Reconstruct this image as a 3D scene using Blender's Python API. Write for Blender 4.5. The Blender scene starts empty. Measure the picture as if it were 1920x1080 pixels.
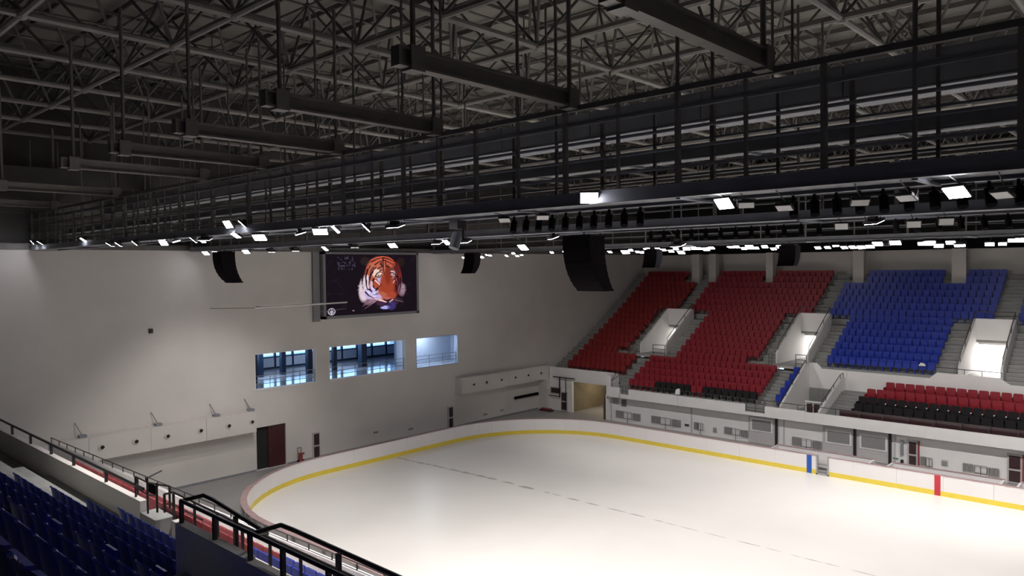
import bpy, math, random
import numpy as np
from mathutils import Vector, Matrix
random.seed(7)
S = bpy.context.scene
COL = S.collection

# ------------------------------------------------------------------ camera
cam_d = bpy.data.cameras.new('camera'); cam = bpy.data.objects.new('camera', cam_d); COL.objects.link(cam)
cam_d.lens = 1405.33/1920*36; cam_d.sensor_width = 36; cam_d.clip_start = .05; cam_d.clip_end = 400
cam.matrix_world = Matrix(((0.73422584, -0.00966087, 0.67883657, 44.5),
                           (0.67881055, 0.02715242, -0.73381128, 0.0),
                           (-0.0113428, 0.99958462, 0.02649391, 12.8), (0, 0, 0, 1)))
S.camera = cam
# ------------------------------------------------------------------ world (daylight outside the hall)
w = bpy.data.worlds.new('world'); S.world = w; w.use_nodes = True
wb = w.node_tree.nodes['Background']; wb.inputs[0].default_value = (.66, .80, 1.0, 1); wb.inputs[1].default_value = 5.5
# ------------------------------------------------------------------ exposure
S.view_settings.view_transform = 'Standard'; S.view_settings.look = 'None'
S.view_settings.exposure = 0.27; S.view_settings.gamma = 1.0; S.view_settings.use_curve_mapping = False
FLOOD_W = 1500.0       # every rink floodlight carries this lamp
HAZE = 0

# ------------------------------------------------------------------ materials
def mat(name, col, rough=.7, metal=0, noise=.06, scale=3.0, emit=None, estr=0, bump=0, spec=.5, bscale=None):
    m = bpy.data.materials.new(name); m.use_nodes = True
    nt = m.node_tree; b = nt.nodes['Principled BSDF']
    b.inputs['Roughness'].default_value = rough; b.inputs['Metallic'].default_value = metal
    b.inputs['Specular IOR Level'].default_value = spec
    c = tuple(col)+(1,)
    if noise:
        tc = nt.nodes.new('ShaderNodeTexCoord'); n = nt.nodes.new('ShaderNodeTexNoise')
        n.inputs['Scale'].default_value = scale; n.inputs['Detail'].default_value = 4
        r = nt.nodes.new('ShaderNodeValToRGB')
        r.color_ramp.elements[0].position = .3; r.color_ramp.elements[1].position = .7
        r.color_ramp.elements[0].color = tuple(x*(1-noise) for x in col)+(1,)
        r.color_ramp.elements[1].color = tuple(min(1, x*(1+noise)) for x in col)+(1,)
        nt.links.new(tc.outputs['Object'], n.inputs['Vector']); nt.links.new(n.outputs['Fac'], r.inputs[0])
        nt.links.new(r.outputs[0], b.inputs['Base Color'])
        if bump:
            bp = nt.nodes.new('ShaderNodeBump'); bp.inputs['Strength'].default_value = bump
            nt.links.new(n.outputs['Fac'], bp.inputs['Height']); nt.links.new(bp.outputs[0], b.inputs['Normal'])
    else:
        b.inputs['Base Color'].default_value = c
    if emit:
        b.inputs['Emission Color'].default_value = tuple(emit)+(1,); b.inputs['Emission Strength'].default_value = estr
    return m
M = dict(
    plaster=mat('white_plaster', (.74, .70, .665), .85, noise=.05, scale=.35),
    white=mat('white_paint', (.87, .85, .84), .6, noise=.03, scale=.8),
    concrete=mat('grey_concrete', (.33, .33, .32), .85, noise=.12, scale=1.2),
    stepedge=mat('step_nosing', (.50, .50, .47), .8, noise=.1, scale=3),
    floor=mat('grey_floor_coating', (.36, .35, .34), .45, noise=.07, scale=.5),
    redseat=mat('red_plastic', (.31, .018, .032), .5, noise=.08, scale=9),
    redseat2=mat('orange_red_plastic', (.31, .025, .026), .5, noise=.08, scale=9),
    blueseat=mat('blue_plastic', (.010, .036, .38), .36, noise=.08, scale=9),
    blackseat=mat('black_fabric', (.012, .010, .012), .8, noise=.2, scale=9),
    darkmetal=mat('dark_brown_painted_steel', (.035, .030, .030), .45, .3, noise=.1, scale=5),
    steelgrey=mat('blue_grey_painted_steel', (.29, .30, .33), .55, .2, noise=.1, scale=2),
    rail=mat('grey_steel_rail', (.10, .09, .09), .4, .5, noise=.08, scale=8),
    truss=mat('white_painted_steel_tube', (.33, .312, .29), .5, .0, noise=.08, scale=3),
    truss2=mat('grey_painted_steel_tube', (.15, .145, .135), .55, .0, noise=.08, scale=3),
    beam=mat('dark_painted_beam', (.24, .225, .205), .6, .1, noise=.1, scale=3),
    upper=mat('dark_grey_cladding', (.10, .095, .09), .8, noise=.15, scale=.8),
    board=mat('white_dasher_plastic', (.82, .79, .79), .3, noise=.015, scale=1),
    yellow=mat('yellow_kick_plate', (.80, .62, .07), .35, noise=.04, scale=2),
    pinkcap=mat('dull_pink_cap_rail', (.42, .28, .28), .5, noise=.1, scale=2),
    blue=mat('blue_line_paint', (.02, .09, .42), .4, noise=.04),
    red=mat('red_line_paint', (.55, .03, .05), .4, noise=.04),
    maroon=mat('dark_red_door_paint', (.065, .010, .012), .5, noise=.15, scale=1),
    louvre=mat('grey_louvre', (.36, .35, .35), .5, noise=.05),
    doorgrey=mat('pale_grey_door_paint', (.56, .54, .54), .5, noise=.04),
    darkglass=mat('dark_red_glass', (.06, .03, .035), .15, noise=.1),
    brown=mat('brown_passage_paint', (.22, .18, .12), .8, noise=.1),
    black=mat('black_speaker_cabinet', (.010, .008, .010), .95, noise=.15, scale=6, spec=.08),
    bluedark=mat('dark_blue_frame', (.012, .03, .075), .3, noise=.1),
    bluewhite=mat('pale_blue_panel', (.45, .55, .72), .4, noise=.05),
    lobbyfloor=mat('polished_lobby_floor', (.30, .36, .45), .12, noise=.05),
    frame=mat('grey_screen_frame', (.26, .26, .27), .5, noise=.04),
    lamp=mat('floodlight_glass', (.9, .9, 1), .3, noise=0, emit=(.93, .93, 1), estr=26),
    lampdim=mat('floodlight_reflector_off', (.75, .75, .75), .3, .2, noise=.03),
    sign=mat('green_exit_sign', (.05, .25, .15), .4, noise=.05),
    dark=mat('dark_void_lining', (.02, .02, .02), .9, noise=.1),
    seam=mat('wet_seam_on_ice', (.42, .42, .40), .3, noise=.1),
    litpanel=mat('white_ceiling_lamp_panel', (.9, .9, .9), .4, noise=0, emit=(1, .98, .95), estr=9),
    outside=mat('sunlit_paving_outside', (.75, .78, .80), .8, noise=.08, scale=.3),
    bluegrey=mat('blue_grey_wall_paint', (.82, .80, .74), .8, noise=.05),
    redbox=mat('red_cabinet_paint', (.28, .05, .05), .4, noise=.1),
)
def glass():
    m = bpy.data.materials.new('window_glass'); m.use_nodes = True; nt = m.node_tree
    nt.nodes.clear(); o = nt.nodes.new('ShaderNodeOutputMaterial'); mx = nt.nodes.new('ShaderNodeMixShader')
    t = nt.nodes.new('ShaderNodeBsdfTransparent'); g = nt.nodes.new('ShaderNodeBsdfGlossy'); f = nt.nodes.new('ShaderNodeFresnel')
    t.inputs[0].default_value = (.62, .78, .95, 1); g.inputs['Roughness'].default_value = .03
    nt.links.new(f.outputs[0], mx.inputs[0]); nt.links.new(t.outputs[0], mx.inputs[1]); nt.links.new(g.outputs[0], mx.inputs[2])
    nt.links.new(mx.outputs[0], o.inputs[0]); return m
M['glass'] = glass()
def icemat():
    m = mat('ice', (.82, .79, .755), .32, noise=.03, scale=.25)
    return m
M['ice'] = icemat()
def deckmat():
    m = mat('corrugated_roof_deck', (.27, .257, .232), .6, noise=.06, scale=.5)
    nt = m.node_tree; b = nt.nodes['Principled BSDF']
    tc = nt.nodes.new('ShaderNodeTexCoord'); wv = nt.nodes.new('ShaderNodeTexWave'); wv.inputs['Scale'].default_value = 1.6
    bp = nt.nodes.new('ShaderNodeBump'); bp.inputs['Strength'].default_value = .8
    nt.links.new(tc.outputs['Object'], wv.inputs['Vector']); nt.links.new(wv.outputs['Fac'], bp.inputs['Height'])
    nt.links.new(bp.outputs[0], b.inputs['Normal']); return m
M['deck'] = deckmat()

# ------------------------------------------------------------------ mesh helpers
class MB:
    def __init__(s): s.v = []; s.f = []
    def box(s, x0, x1, y0, y1, z0, z1):
        n = len(s.v)
        for z in (z0, z1):
            s.v += [(x0, y0, z), (x1, y0, z), (x1, y1, z), (x0, y1, z)]
        s.f += [tuple(n+i for i in q) for q in ((0, 3, 2, 1), (4, 5, 6, 7), (0, 1, 5, 4), (1, 2, 6, 5), (2, 3, 7, 6), (3, 0, 4, 7))]
        return s
    def bar(s, a, b, r, n=6, caps=True):
        a = Vector(a); b = Vector(b); d = b-a
        if d.length < 1e-6: return s
        d.normalize(); u = d.cross(Vector((0, 0, 1)))
        if u.length < .01: u = Vector((1, 0, 0))
        u.normalize(); v = d.cross(u); k = len(s.v)
        for p in (a, b):
            for i in range(n):
                t = 2*math.pi*(i+.5)/n; q = p+u*(r*math.cos(t))+v*(r*math.sin(t)); s.v.append(tuple(q))
        for i in range(n): j = (i+1) % n; s.f.append((k+i, k+j, k+n+j, k+n+i))
        if caps: s.f.append(tuple(k+i for i in reversed(range(n)))); s.f.append(tuple(k+n+i for i in range(n)))
        return s
    def path(s, pts, r, n=6):
        for a, b in zip(pts[:-1], pts[1:]): s.bar(a, b, r, n)
        return s
    def prism(s, pts, vec):   # planar polygon extruded along vec
        k = len(s.v); n = len(pts); vec = Vector(vec)
        s.v += [tuple(p) for p in pts]; s.v += [tuple(Vector(p)+vec) for p in pts]
        s.f.append(tuple(k+i for i in reversed(range(n)))); s.f.append(tuple(k+n+i for i in range(n)))
        for i in range(n): j = (i+1) % n; s.f.append((k+i, k+j, k+n+j, k+n+i))
        return s
    def quad(s, *p):
        k = len(s.v); s.v += [tuple(q) for q in p]; s.f.append(tuple(range(k, k+len(p)))); return s
    def ball(s, c, r, a=6, b=4):
        k = len(s.v); c = Vector(c)
        s.v.append(tuple(c+Vector((0, 0, r))))
        for i in range(1, b):
            t = math.pi*i/b
            for j in range(a):
                p = 2*math.pi*j/a; s.v.append(tuple(c+Vector((r*math.sin(t)*math.cos(p), r*math.sin(t)*math.sin(p), r*math.cos(t)))))
        s.v.append(tuple(c-Vector((0, 0, r)))); e = len(s.v)-1
        for j in range(a):
            s.f.append((k, k+1+j, k+1+(j+1) % a))
            for i in range(b-2): o = k+1+i*a; s.f.append((o+j, o+a+j, o+a+(j+1) % a, o+(j+1) % a))
            o = k+1+(b-2)*a; s.f.append((o+j, e, o+(j+1) % a))
        return s
    def add(s, o, off=(0, 0, 0)):
        k = len(s.v); s.v += [(a+off[0], b+off[1], c+off[2]) for a, b, c in o.v]; s.f += [tuple(k+i for i in q) for q in o.f]; return s
    def mesh(s, name, m):
        me = bpy.data.meshes.new(name); me.from_pydata(s.v, [], s.f); me.materials.append(M[m]); me.validate(); me.update(); return me
    def build(s, name, m, parent=None, loc=None):
        if loc: s.v = [(a-loc[0], b-loc[1], c-loc[2]) for a, b, c in s.v]
        o = bpy.data.objects.new(name, s.mesh(name, m)); COL.objects.link(o)
        if loc: o.location = loc
        if parent: o.parent = parent
        return o
def tag(o, label=None, cat=None, group=None, kind=None):
    if label: o['label'] = label
    if cat: o['category'] = cat
    if group: o['group'] = group
    if kind: o['kind'] = kind
    return o
def empty(name, loc, label, cat, group=None):
    o = bpy.data.objects.new(name, None); COL.objects.link(o); o.location = loc; o.empty_display_size = .1
    return tag(o, label, cat, group)
def part(mb, name, m, root, kind=None, label=None):
    """part given in world coordinates, stored relative to its root"""
    l = root.location
    mb.v = [(a-l[0], b-l[1], c-l[2]) for a, b, c in mb.v]
    o = mb.build(name, m, root)
    if kind: o['kind'] = kind
    if label: o['label'] = label
    return o
def sub(mb, name, m, root, par):
    l = root.location; mb.v = [(a-l[0], b-l[1], c-l[2]) for a, b, c in mb.v]
    return mb.build(name, m, par)
def inst(me, name, loc, parent=None, rot=None):
    o = bpy.data.objects.new(name, me); COL.objects.link(o); o.location = loc
    if rot: o.rotation_euler = rot
    if parent: o.parent = parent
    return o
def B(*a): return MB().box(*a)
CAM = Vector((44.5, 0, 12.8))

# ================================================================== SETTING
X1 = 66.0
def holed_wall(name, holes, y0, y1, z0, z1, x0, x1, m):
    ys = sorted({y0, y1, *[h[0] for h in holes], *[h[1] for h in holes]}); zs = sorted({z0, z1, *[h[2] for h in holes], *[h[3] for h in holes]})
    b = MB()
    for a, c in zip(ys[:-1], ys[1:]):
        run = None
        for p, q in zip(zs[:-1], zs[1:]):
            my, mz = (a+c)/2, (p+q)/2
            if any(h[0] < my < h[1] and h[2] < mz < h[3] for h in holes):
                if run: b.box(x0, x1, a, c, run[0], run[1]); run = None
            else: run = (run[0], q) if run else (p, q)
        if run: b.box(x0, x1, a, c, run[0], run[1])
    return tag(b.build(name, m), 'tall pale plaster end wall with three interior windows', kind='structure')
WIN = [(23.82, 28.35, 5.18, 7.5), (29.35, 36.15, 5.18, 7.5), (37.15, 41.55, 5.18, 7.5)]
DOOR = (23.85, 25.95, 0, 2.75)
holed_wall('wall_left', WIN+[DOOR], -12, 73, -.2, 14.1, -.35, 0, 'plaster')
tag(B(-.8, -.4, -12, 73, 14.1, 23.7).build('wall_left_upper', 'upper'), kind='structure')
b = MB(); b.box(-.4, .35, -12, 73, 15.9, 16.5); b.box(-.4, .15, -12, 73, 17.6, 18.1); b.box(-.45, .2, -12, 73, 14.05, 14.35)
tag(b.build('trim_1', 'truss2'), kind='structure')
tag(B(-.4, X1, -12, 73, -.4, -.02).build('floor', 'floor'), kind='structure')
tag(B(-1, X1, -13, 74, 23.6, 23.9).build('ceiling', 'deck'), kind='structure')
tag(B(-1, X1, 72.6, 73, 13.95, 23.7).build('wall_back_upper', 'dark'), kind='structure')
tag(B(-.4, X1, -12.4, -12, -.2, 23.7).build('wall_front', 'upper'), kind='structure')
tag(B(X1, X1+.4, -12.4, 73, -.2, 23.7).build('wall_right', 'plaster'), kind='structure')
tag(B(0, X1, 69.2, 72.6, 6, 13.95).build('wall_back', 'plaster'), kind='structure')

# dark red sliding door in its opening
tag(B(.002, .03, -11.9, 23.8, -.01, .09).build('baseboard_left', 'steelgrey'), kind='structure')
tag(B(.002, .03, 26.0, 51.4, -.01, .09).build('baseboard_left_far', 'steelgrey'), kind='structure')
d = empty('sliding_door', (-.1, 24.9, 0), 'dark red double door at floor level in the pale end wall', 'door')
part(B(-.16, -.10, 24.72, 25.93, .02, 2.73), 'door_leaf', 'maroon', d)
part(B(-.28, -.22, 23.87, 24.75, .02, 2.73), 'door_leaf', 'dark', d, label='near-black open half of the door')  # black sheet: shade inside the open half put into its colour
part(B(-.10, -.07, 24.85, 24.90, .95, 1.25), 'handle', 'rail', d)
tag(B(-3, -.35, 23.0, 26.6, -.2, 3.0).build('wall_door_recess', 'dark'), kind='structure')  # solid block, black colour stands for the unlit depth behind the door

# ------------------------------------------------ lobby behind the windows
tag(B(-11, -.35, 18, 43.2, 4.9, 5.15).build('floor_lobby', 'lobbyfloor'), kind='structure')
tag(B(-11, -.35, 18, 43.2, 8.0, 8.2).build('ceiling_lobby', 'dark'), kind='structure')
tag(B(-11, -.35, 43.2, 43.5, 4.9, 8.2).build('wall_lobby_end', 'bluewhite'), kind='structure')
tag(B(-11, -.35, 17.7, 18, 4.9, 8.2).build('wall_lobby_near', 'bluewhite'), kind='structure')
tag(B(-3.0, -2.7, 37.4, 43.2, 5.15, 8.0).build('wall_lobby_partition', 'bluewhite'), kind='structure')
lw = empty('lobby_glazing', (-9, 31, 5.15), 'dark blue framed glass front of the lobby behind the windows', 'glazing')
for y in np.arange(19.5, 43, 1.55):
    part(B(-9.1, -8.9, y-.07, y+.07, 5.15, 8.0), 'mullion', 'bluedark', lw)
for z0, z1 in ((5.15, 5.3), (6.02, 6.12), (7.25, 7.35)):
    part(B(-9.08, -8.92, 18, 43.2, z0, z1), 'transom', 'bluedark', lw)
part(B(-9.02, -9.0, 18, 43.2, 5.3, 8.0), 'pane', 'glass', lw)
for i, (x, y, wd) in enumerate(((-4.2, 30.4, .38), (-4.2, 32.6, .30), (-4.2, 35.2, .5), (-5.5, 27.2, .34), (-5.5, 29.0, .34), (-5.5, 25.95, .3))):
    tag(B(x-wd/2, x+wd/2, y-wd/2, y+wd/2, 5.15, 8.0).build('lobby_column', 'bluedark', loc=(x, y, 5.15)),
        'dark blue square column standing in the lobby behind the end wall windows', 'column', 'lobby columns behind the windows')
lb = empty('lobby_cabin', (-3.6, 25, 5.15), 'grey panelled box room with dark edges behind the leftmost window', 'cabin')
part(B(-4.6, -3.0, 23.9, 25.6, 5.15, 7.95), 'wall_panel', 'doorgrey', lb)
part(B(-3.02, -2.94, 23.85, 24.0, 5.15, 7.95), 'edge_post', 'bluedark', lb)
part(B(-3.02, -2.94, 25.35, 25.6, 5.15, 7.95), 'edge_post', 'bluedark', lb)
part(B(-3.4, -2.7, 23.2, 23.8, 5.15, 7.9), 'white_pier', 'white', lb)
tag(B(-90, -11.2, -40, 120, -.2, 3.2).build('ground_outside', 'outside'), kind='structure')
for i, (xx, y) in enumerate(((-1.6, 39.6), (-5, 33), (-5, 27))):  # added glowing panels and bluish lights, brightening the lobby like daylight
    q = empty('lobby_ceiling_lamp', (xx, y, 7.98), ['flat ceiling lamp behind the rightmost end wall window', 'flat ceiling lamp in the lobby behind the middle window', 'flat ceiling lamp in the lobby behind the leftmost window'][i], 'lamp')
    part(B(xx-.5, xx+.5, y-.5, y+.5, 7.92, 8.0), 'panel', 'litpanel', q)
    l = bpy.data.lights.new('lobby_lamp', 'AREA'); l.size = 1.0; l.energy = (60, 70, 70)[i]; l.color = (.72, .84, 1)
    lo = bpy.data.objects.new('lobby_lamp', l); COL.objects.link(lo); lo.location = (0, 0, -.12); lo.parent = q
q = empty('opposite_building', (-24, 30, 3.2), 'low blue-grey building seen outside through the lobby glass', 'building')
part(B(-26, -22, -20, 90, 3.2, 4.55), 'facade', 'bluedark', q); part(B(-26.2, -21.8, -20, 90, 4.55, 4.65), 'roof_edge', 'bluewhite', q)
for k in range(30): part(B(-21.99, -21.9, -15+3.3*k, -13.2+3.3*k, 3.5, 4.2), 'window', 'bluewhite', q)
part(B(-9.0, -8.95, 18, 43.2, 5.3, 6.02), 'spandrel', 'bluewhite', lw)
# windows: frame lining and rail
for i, (y0, y1, z0, z1) in enumerate(WIN):
    f = MB(); t = .05
    f.box(-.36, .02, y0, y0+t, z0, z1); f.box(-.36, .02, y1-t, y1, z0, z1); f.box(-.36, .02, y0, y1, z1-t, z1); f.box(-.38, .05, y0, y1, z0-.04, z0+.02)
    wobj = tag(f.build('window_%d' % (i+1), 'bluewhite' if i == 2 else 'white'), kind='structure')
    r = empty('window_railing', (-.2, (y0+y1)/2, z0), ['thin three-bar steel railing across the leftmost end wall window',
              'thin three-bar steel railing across the widest middle end wall window', 'thin three-bar steel railing across the rightmost end wall window'][i], 'railing')
    n = int((y1-y0)/1.1)
    for z in (.32, .58, .86): part(MB().bar((-.2, y0+.05, z0+z), (-.2, y1-.05, z0+z), .022), 'rail', 'steelgrey', r)
    for k in range(n+1):
        y = y0+.08+(y1-y0-.16)*k/n; part(MB().bar((-.2, y, z0), (-.2, y, z0+.86), .022), 'post', 'steelgrey', r)

# ------------------------------------------------ end wall fittings
def duct(y0, y1, z0, z1, noz, ring, label):
    r = empty('air_duct', (.4, (y0+y1)/2, z0), label, 'duct')
    n = max(1, round((y1-y0)/3.1))
    for i in range(n):
        a = y0+(y1-y0)*i/n; c = y0+(y1-y0)*(i+1)/n
        part(B(0.002, .8, a+.008, c-.008, z0, z1), 'duct_panel', 'plaster', r)
    for y, z in noz:
        p = part(MB().bar((.79, y, z), (.86, y, z), .16, 14), 'nozzle_ring', 'white' if ring else 'plaster', r)
        sub(MB().bar((.85, y+.02, z), (.93, y+.05, z-.04), .095, 12), 'nozzle', 'dark', r, p)
duct(-11.9, 23.45, 2.7, 3.98, [(y, 3.4) for y in (10.9, 12.66, 14.42, 16.18, 17.91, 19.84, 21.59, 23.1)], False, 'long boxed air duct with round black nozzles on the left half of end wall')
duct(41.2, 52.3, 2.72, 3.98, [(y, 3.38) for y in (42.44, 43.92, 45.71, 47.45, 49.12, 50.85)], True, 'short boxed air duct with white ringed nozzles in the far corner')
def cabinet(y, label):
    r = empty('wall_cabinet', (.08, y, 0), label, 'cabinet')
    part(B(0.002, .16, y-.25, y+.25, .02, 1.75), 'frame', 'doorgrey', r)
    part(B(.15, .18, y-.2, y+.2, .92, 1.68), 'upper_pane', 'darkglass', r)
    part(B(.15, .18, y-.2, y+.2, .08, .8), 'lower_pane', 'darkglass', r)
cabinet(28.15, 'narrow dark red hydrant cabinet right of the red sliding door')
cabinet(40.55, 'narrow dark red hydrant cabinet near the short corner duct')
r = empty('fire_cart', (.5, 26.7, 0), 'small dark red two-wheeled extinguisher trolley beside the red door', 'trolley')
part(MB().bar((.5, 26.7, .15), (.5, 26.7, .7), .14, 12), 'tank', 'redbox', r)
part(MB().path([(.36, 26.6, .2), (.3, 26.6, 1.0), (.3, 26.85, 1.0), (.36, 26.85, .2)], .02), 'handle', 'darkmetal', r)
for dy in (-.18, .18): part(MB().bar((.5, 26.7+dy-.03, .12), (.5, 26.7+dy+.03, .12), .12, 12), 'wheel', 'black', r)
for i, (y, z) in enumerate(((13.64, 4.0), (17.6, 4.0), (21.05, 4.0), (23.3, 4.0))):
    lab = ['small floor lamp on bracket on top of left duct, leftmost', 'small lamp on bracket on left duct, second from left', 'small lamp on bracket on left duct, third from left', 'small lamp on bracket on left duct above the red door'][i]
    r = empty('duct_lamp', (.4, y, 3.98), lab, 'lamp')
    part(B(.2, .55, y-.18, y+.18, 3.98, 4.12), 'housing', 'steelgrey', r)
    part(MB().bar((.3, y, 4.1), (.05, y-.25, 4.75), .018), 'bracket', 'rail', r)
tag(B(.002, .12, 17.35, 17.55, 9.3, 9.55).build('junction_box', 'darkmetal', loc=(0.06, 17.45, 9.4)), 'tiny dark box alone high on the blank left wall', 'box')
for i, (y, z, s) in enumerate(((14.5, .45, .25), (27.1, .5, .18), (33.2, .9, .2), (36.5, .6, .22), (44.6, .5, .22), (46.6, .55, .2))):
    lab = ['small socket plate low on the wall under the left duct', 'small socket plate low beside the fire trolley', 'small grey socket plate low on wall below the middle window',
           'small grey socket plate on wall right of the middle window', 'small socket plate low under the corner duct, left one', 'small socket plate low under the corner duct, right one'][i]
    o = empty('socket_plate', (.03, y, z), lab, 'socket')
    part(B(.002, .05, y-s, y+s, z-.08, z+.08), 'plate', 'doorgrey', o)
    for q in (-.5, .5): part(B(.04, .07, y+q*s-.04, y+q*s+.04, z-.04, z+.04), 'outlet', 'darkmetal', o)
r = empty('coat_rack', (.1, 49.8, 1.4), 'row of small black hooks on a strip on the wall under the corner duct', 'rack')
part(B(.002, .06, 48.1, 51.4, 1.36, 1.44), 'strip', 'steelgrey', r)
for y in np.arange(48.3, 51.3, .36): part(B(.05, .2, y-.1, y+.1, 1.28, 1.52), 'hook', 'black', r)
tag(B(0.002, 1.0, 51.5, 52.3, -.02, 2.72).build('corner_pier', 'plaster', loc=(.5, 51.9, 0)), 'square plaster pier under the corner duct', 'pier')
r = empty('floor_mat_stack', (1.2, 51.1, 0), 'low dark red folded mat lying at the foot of corner pier', 'mat')
part(B(.6, 1.9, 50.9, 51.4, 0, .10), 'lower_mat', 'maroon', r); part(B(.7, 1.7, 50.95, 51.35, .10, .2), 'upper_mat', 'redbox', r)
# flag hoist pole in front of the wall
r = empty('flag_pole_bar', (1.1, 26, 10.5), 'thin white horizontal flag hoist bar overlapping the screen corner', 'pole')
part(MB().bar((1.1, 23.3, 10.50), (1.1, 30.15, 10.58), .055), 'bar', 'white', r)
part(MB().bar((1.1, 27.6, 10.0), (1.1, 30.1, 10.15), .022), 'lower_bar', 'frame', r)
part(MB().bar((.0, 21.0, 10.55), (1.1, 23.3, 10.5), .014), 'cable', 'rail', r)
part(MB().bar((1.1, 30.1, 10.58), (1.1, 30.1, 10.12), .014), 'hanger', 'rail', r)
for y in (24, 29.5): part(MB().bar((0, y, 10.53), (1.1, y, 10.53), .02), 'wall_bracket', 'frame', r)

# ------------------------------------------------ LED screen with the tiger
def tiger_colors(W, H):
    img = np.zeros((H, W, 3)); yy, xx = np.mgrid[0:H, 0:W]; u = (xx+.5)/W*1512*1.0; v = (yy+.5)/H*1.0
    # work in crop units: u 155..1375, v 120..930
    u = 155+(xx+.5)/W*1220; v = 120+(yy+.5)/H*820
    rng = np.random.RandomState(3)
    img[:] = (.009, .005, .009)
    def soft(d, s=6): return np.clip(.5-d/s, 0, 1)[..., None]
    def paint(a, c): img[:] = img*(1-a)+np.array(c)*a
    def ell(cx, cy, rx, ry, c, s=10, ang=0, al=1):
        ca, sa = math.cos(ang), math.sin(ang); p = (u-cx)*ca+(v-cy)*sa; q = -(u-cx)*sa+(v-cy)*ca
        d = (np.sqrt((p/rx)**2+(q/ry)**2)-1)*min(rx, ry); paint(soft(d, s)*al, c)
    def stroke(pts, w0, w1, c, s=6, al=1):
        n = len(pts)-1; best = np.full(u.shape, 1e9)
        for i in range(n):
            (ax, ay), (bx, by) = pts[i], pts[i+1]; dx, dy = bx-ax, by-ay; L = dx*dx+dy*dy
            t = np.clip(((u-ax)*dx+(v-ay)*dy)/L, 0, 1); dd = np.hypot(u-ax-t*dx, v-ay-t*dy)
            tt = (i+t)/n; ww = w0+(w1-w0)*tt; best = np.minimum(best, dd-ww)
        paint(soft(best, s)*al, c)
    ORA = (.40, .070, .030); DOR = (.20, .022, .012); WHT = (.72, .58, .66); BLK = (.018, .006, .012); LIL = (.55, .42, .75)
    for i in range(60):
        ell(300+rng.rand()*230, 150+rng.rand()*180, 3+rng.rand()*10, 3+rng.rand()*3, (.10, .09, .15), 5, rng.rand()*3, .7)
    for i in range(40):
        ell(170+rng.rand()*1180, 130+rng.rand()*780, 10+rng.rand()*50, 8+rng.rand()*20, (.016, .009, .016), 20, rng.rand()*3, .6)
    ell(660, 215, 62, 60, (.022, .013, .015), 14); ell(1150, 225, 55, 60, (.02, .01, .01), 14)
    ell(900, 470, 262, 320, DOR, 14); ell(890, 420, 235, 268, ORA, 16); ell(860, 330, 170, 160, (.52, .16, .10), 60, 0, .8)
    ell(1080, 470, 75, 230, (.14, .018, .02), 30, 0, .8)
    ell(650, 590, 75, 175, WHT, 22, .12); ell(740, 660, 95, 90, LIL, 18); ell(1160, 620, 50, 90, (.30, .18, .24), 22, 0, .8)
    # muzzle and nose
    ell(820, 385, 66, 60, (.85, .60, .52), 16); ell(1030, 400, 38, 60, (.66, .42, .46), 14)
    ell(855, 470, 30, 60, (.50, .45, .70), 10, -.4)
    ell(950, 560, 100, 200, (.34, .052, .022), 30); ell(965, 400, 42, 140, (.22, .03, .015), 22)
    ell(880, 700, 90, 55, (.44, .12, .07), 18, .3); ell(1010, 700, 70, 55, (.38, .06, .03), 18, -.3)
    ell(790, 700, 90, 45, LIL, 16, .4); ell(950, 805, 150, 45, (.05, .02, .05), 14); ell(925, 865, 65, 24, (.42, .40, .80), 10)
    ell(1010, 850, 60, 55, (.05, .035, .18), 18, 0, .8)
    ell(955, 735, 52, 16, (.45, .12, .10), 6); stroke([(905, 750), (950, 778), (1000, 745)], 8, 6, BLK)
    stroke([(950, 775), (950, 815)], 6, 4, BLK); stroke([(950, 812), (880, 850), (820, 840)], 6, 3, BLK); stroke([(950, 812), (1010, 840)], 6, 3, BLK)
    stroke([(700, 690), (800, 745), (930, 790)], 8, 5, (.80, .66, .72)); stroke([(830, 740), (900, 770), (940, 790)], 7, 5, (.85, .50, .42)); stroke([(1030, 760), (985, 790)], 6, 5, (.8, .6, .6))
    # forehead stripes
    for l in ([(735, 205), (810, 165), (900, 150), (985, 165), (1040, 205)], [(760, 235), (830, 200), (905, 185)], [(915, 180), (980, 205), (1050, 230)],
              [(800, 280), (850, 235), (905, 215)], [(915, 215), (965, 240), (1020, 290)]):
        stroke(l, 9, 8, (.60, .10, .05))
    for l in ([(745, 222), (820, 183), (900, 165)], [(905, 165), (985, 185), (1045, 220)], [(790, 262), (845, 222), (900, 205)], [(915, 200), (975, 225), (1035, 262)],
              [(900, 170), (905, 330), (915, 400)], [(830, 320), (880, 290), (905, 300)], [(950, 280), (985, 300), (1030, 315)], [(855, 345), (895, 335)],
              [(935, 230), (940, 300)], [(875, 230), (890, 290)]):
        stroke(l, 9, 4, BLK)
    # eyes
    stroke([(790, 430), (815, 385), (860, 360), (890, 375)], 9, 6, BLK); stroke([(805, 430), (850, 440), (880, 400)], 8, 5, BLK)
    ell(838, 415, 20, 16, (.50, .40, .20), 5); ell(838, 415, 9, 9, BLK, 4)
    stroke([(1000, 380), (1035, 375), (1065, 400), (1085, 440)], 8, 6, BLK); stroke([(1010, 430), (1040, 440), (1070, 430)], 7, 5, BLK)
    ell(1042, 410, 15, 14, (.45, .33, .22), 5); ell(1042, 410, 7, 8, BLK, 4)
    stroke([(790, 470), (835, 530), (870, 550)], 7, 7, BLK); stroke([(1040, 520), (1055, 490), (1080, 480)], 7, 5, (.6, .4, .45))
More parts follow.
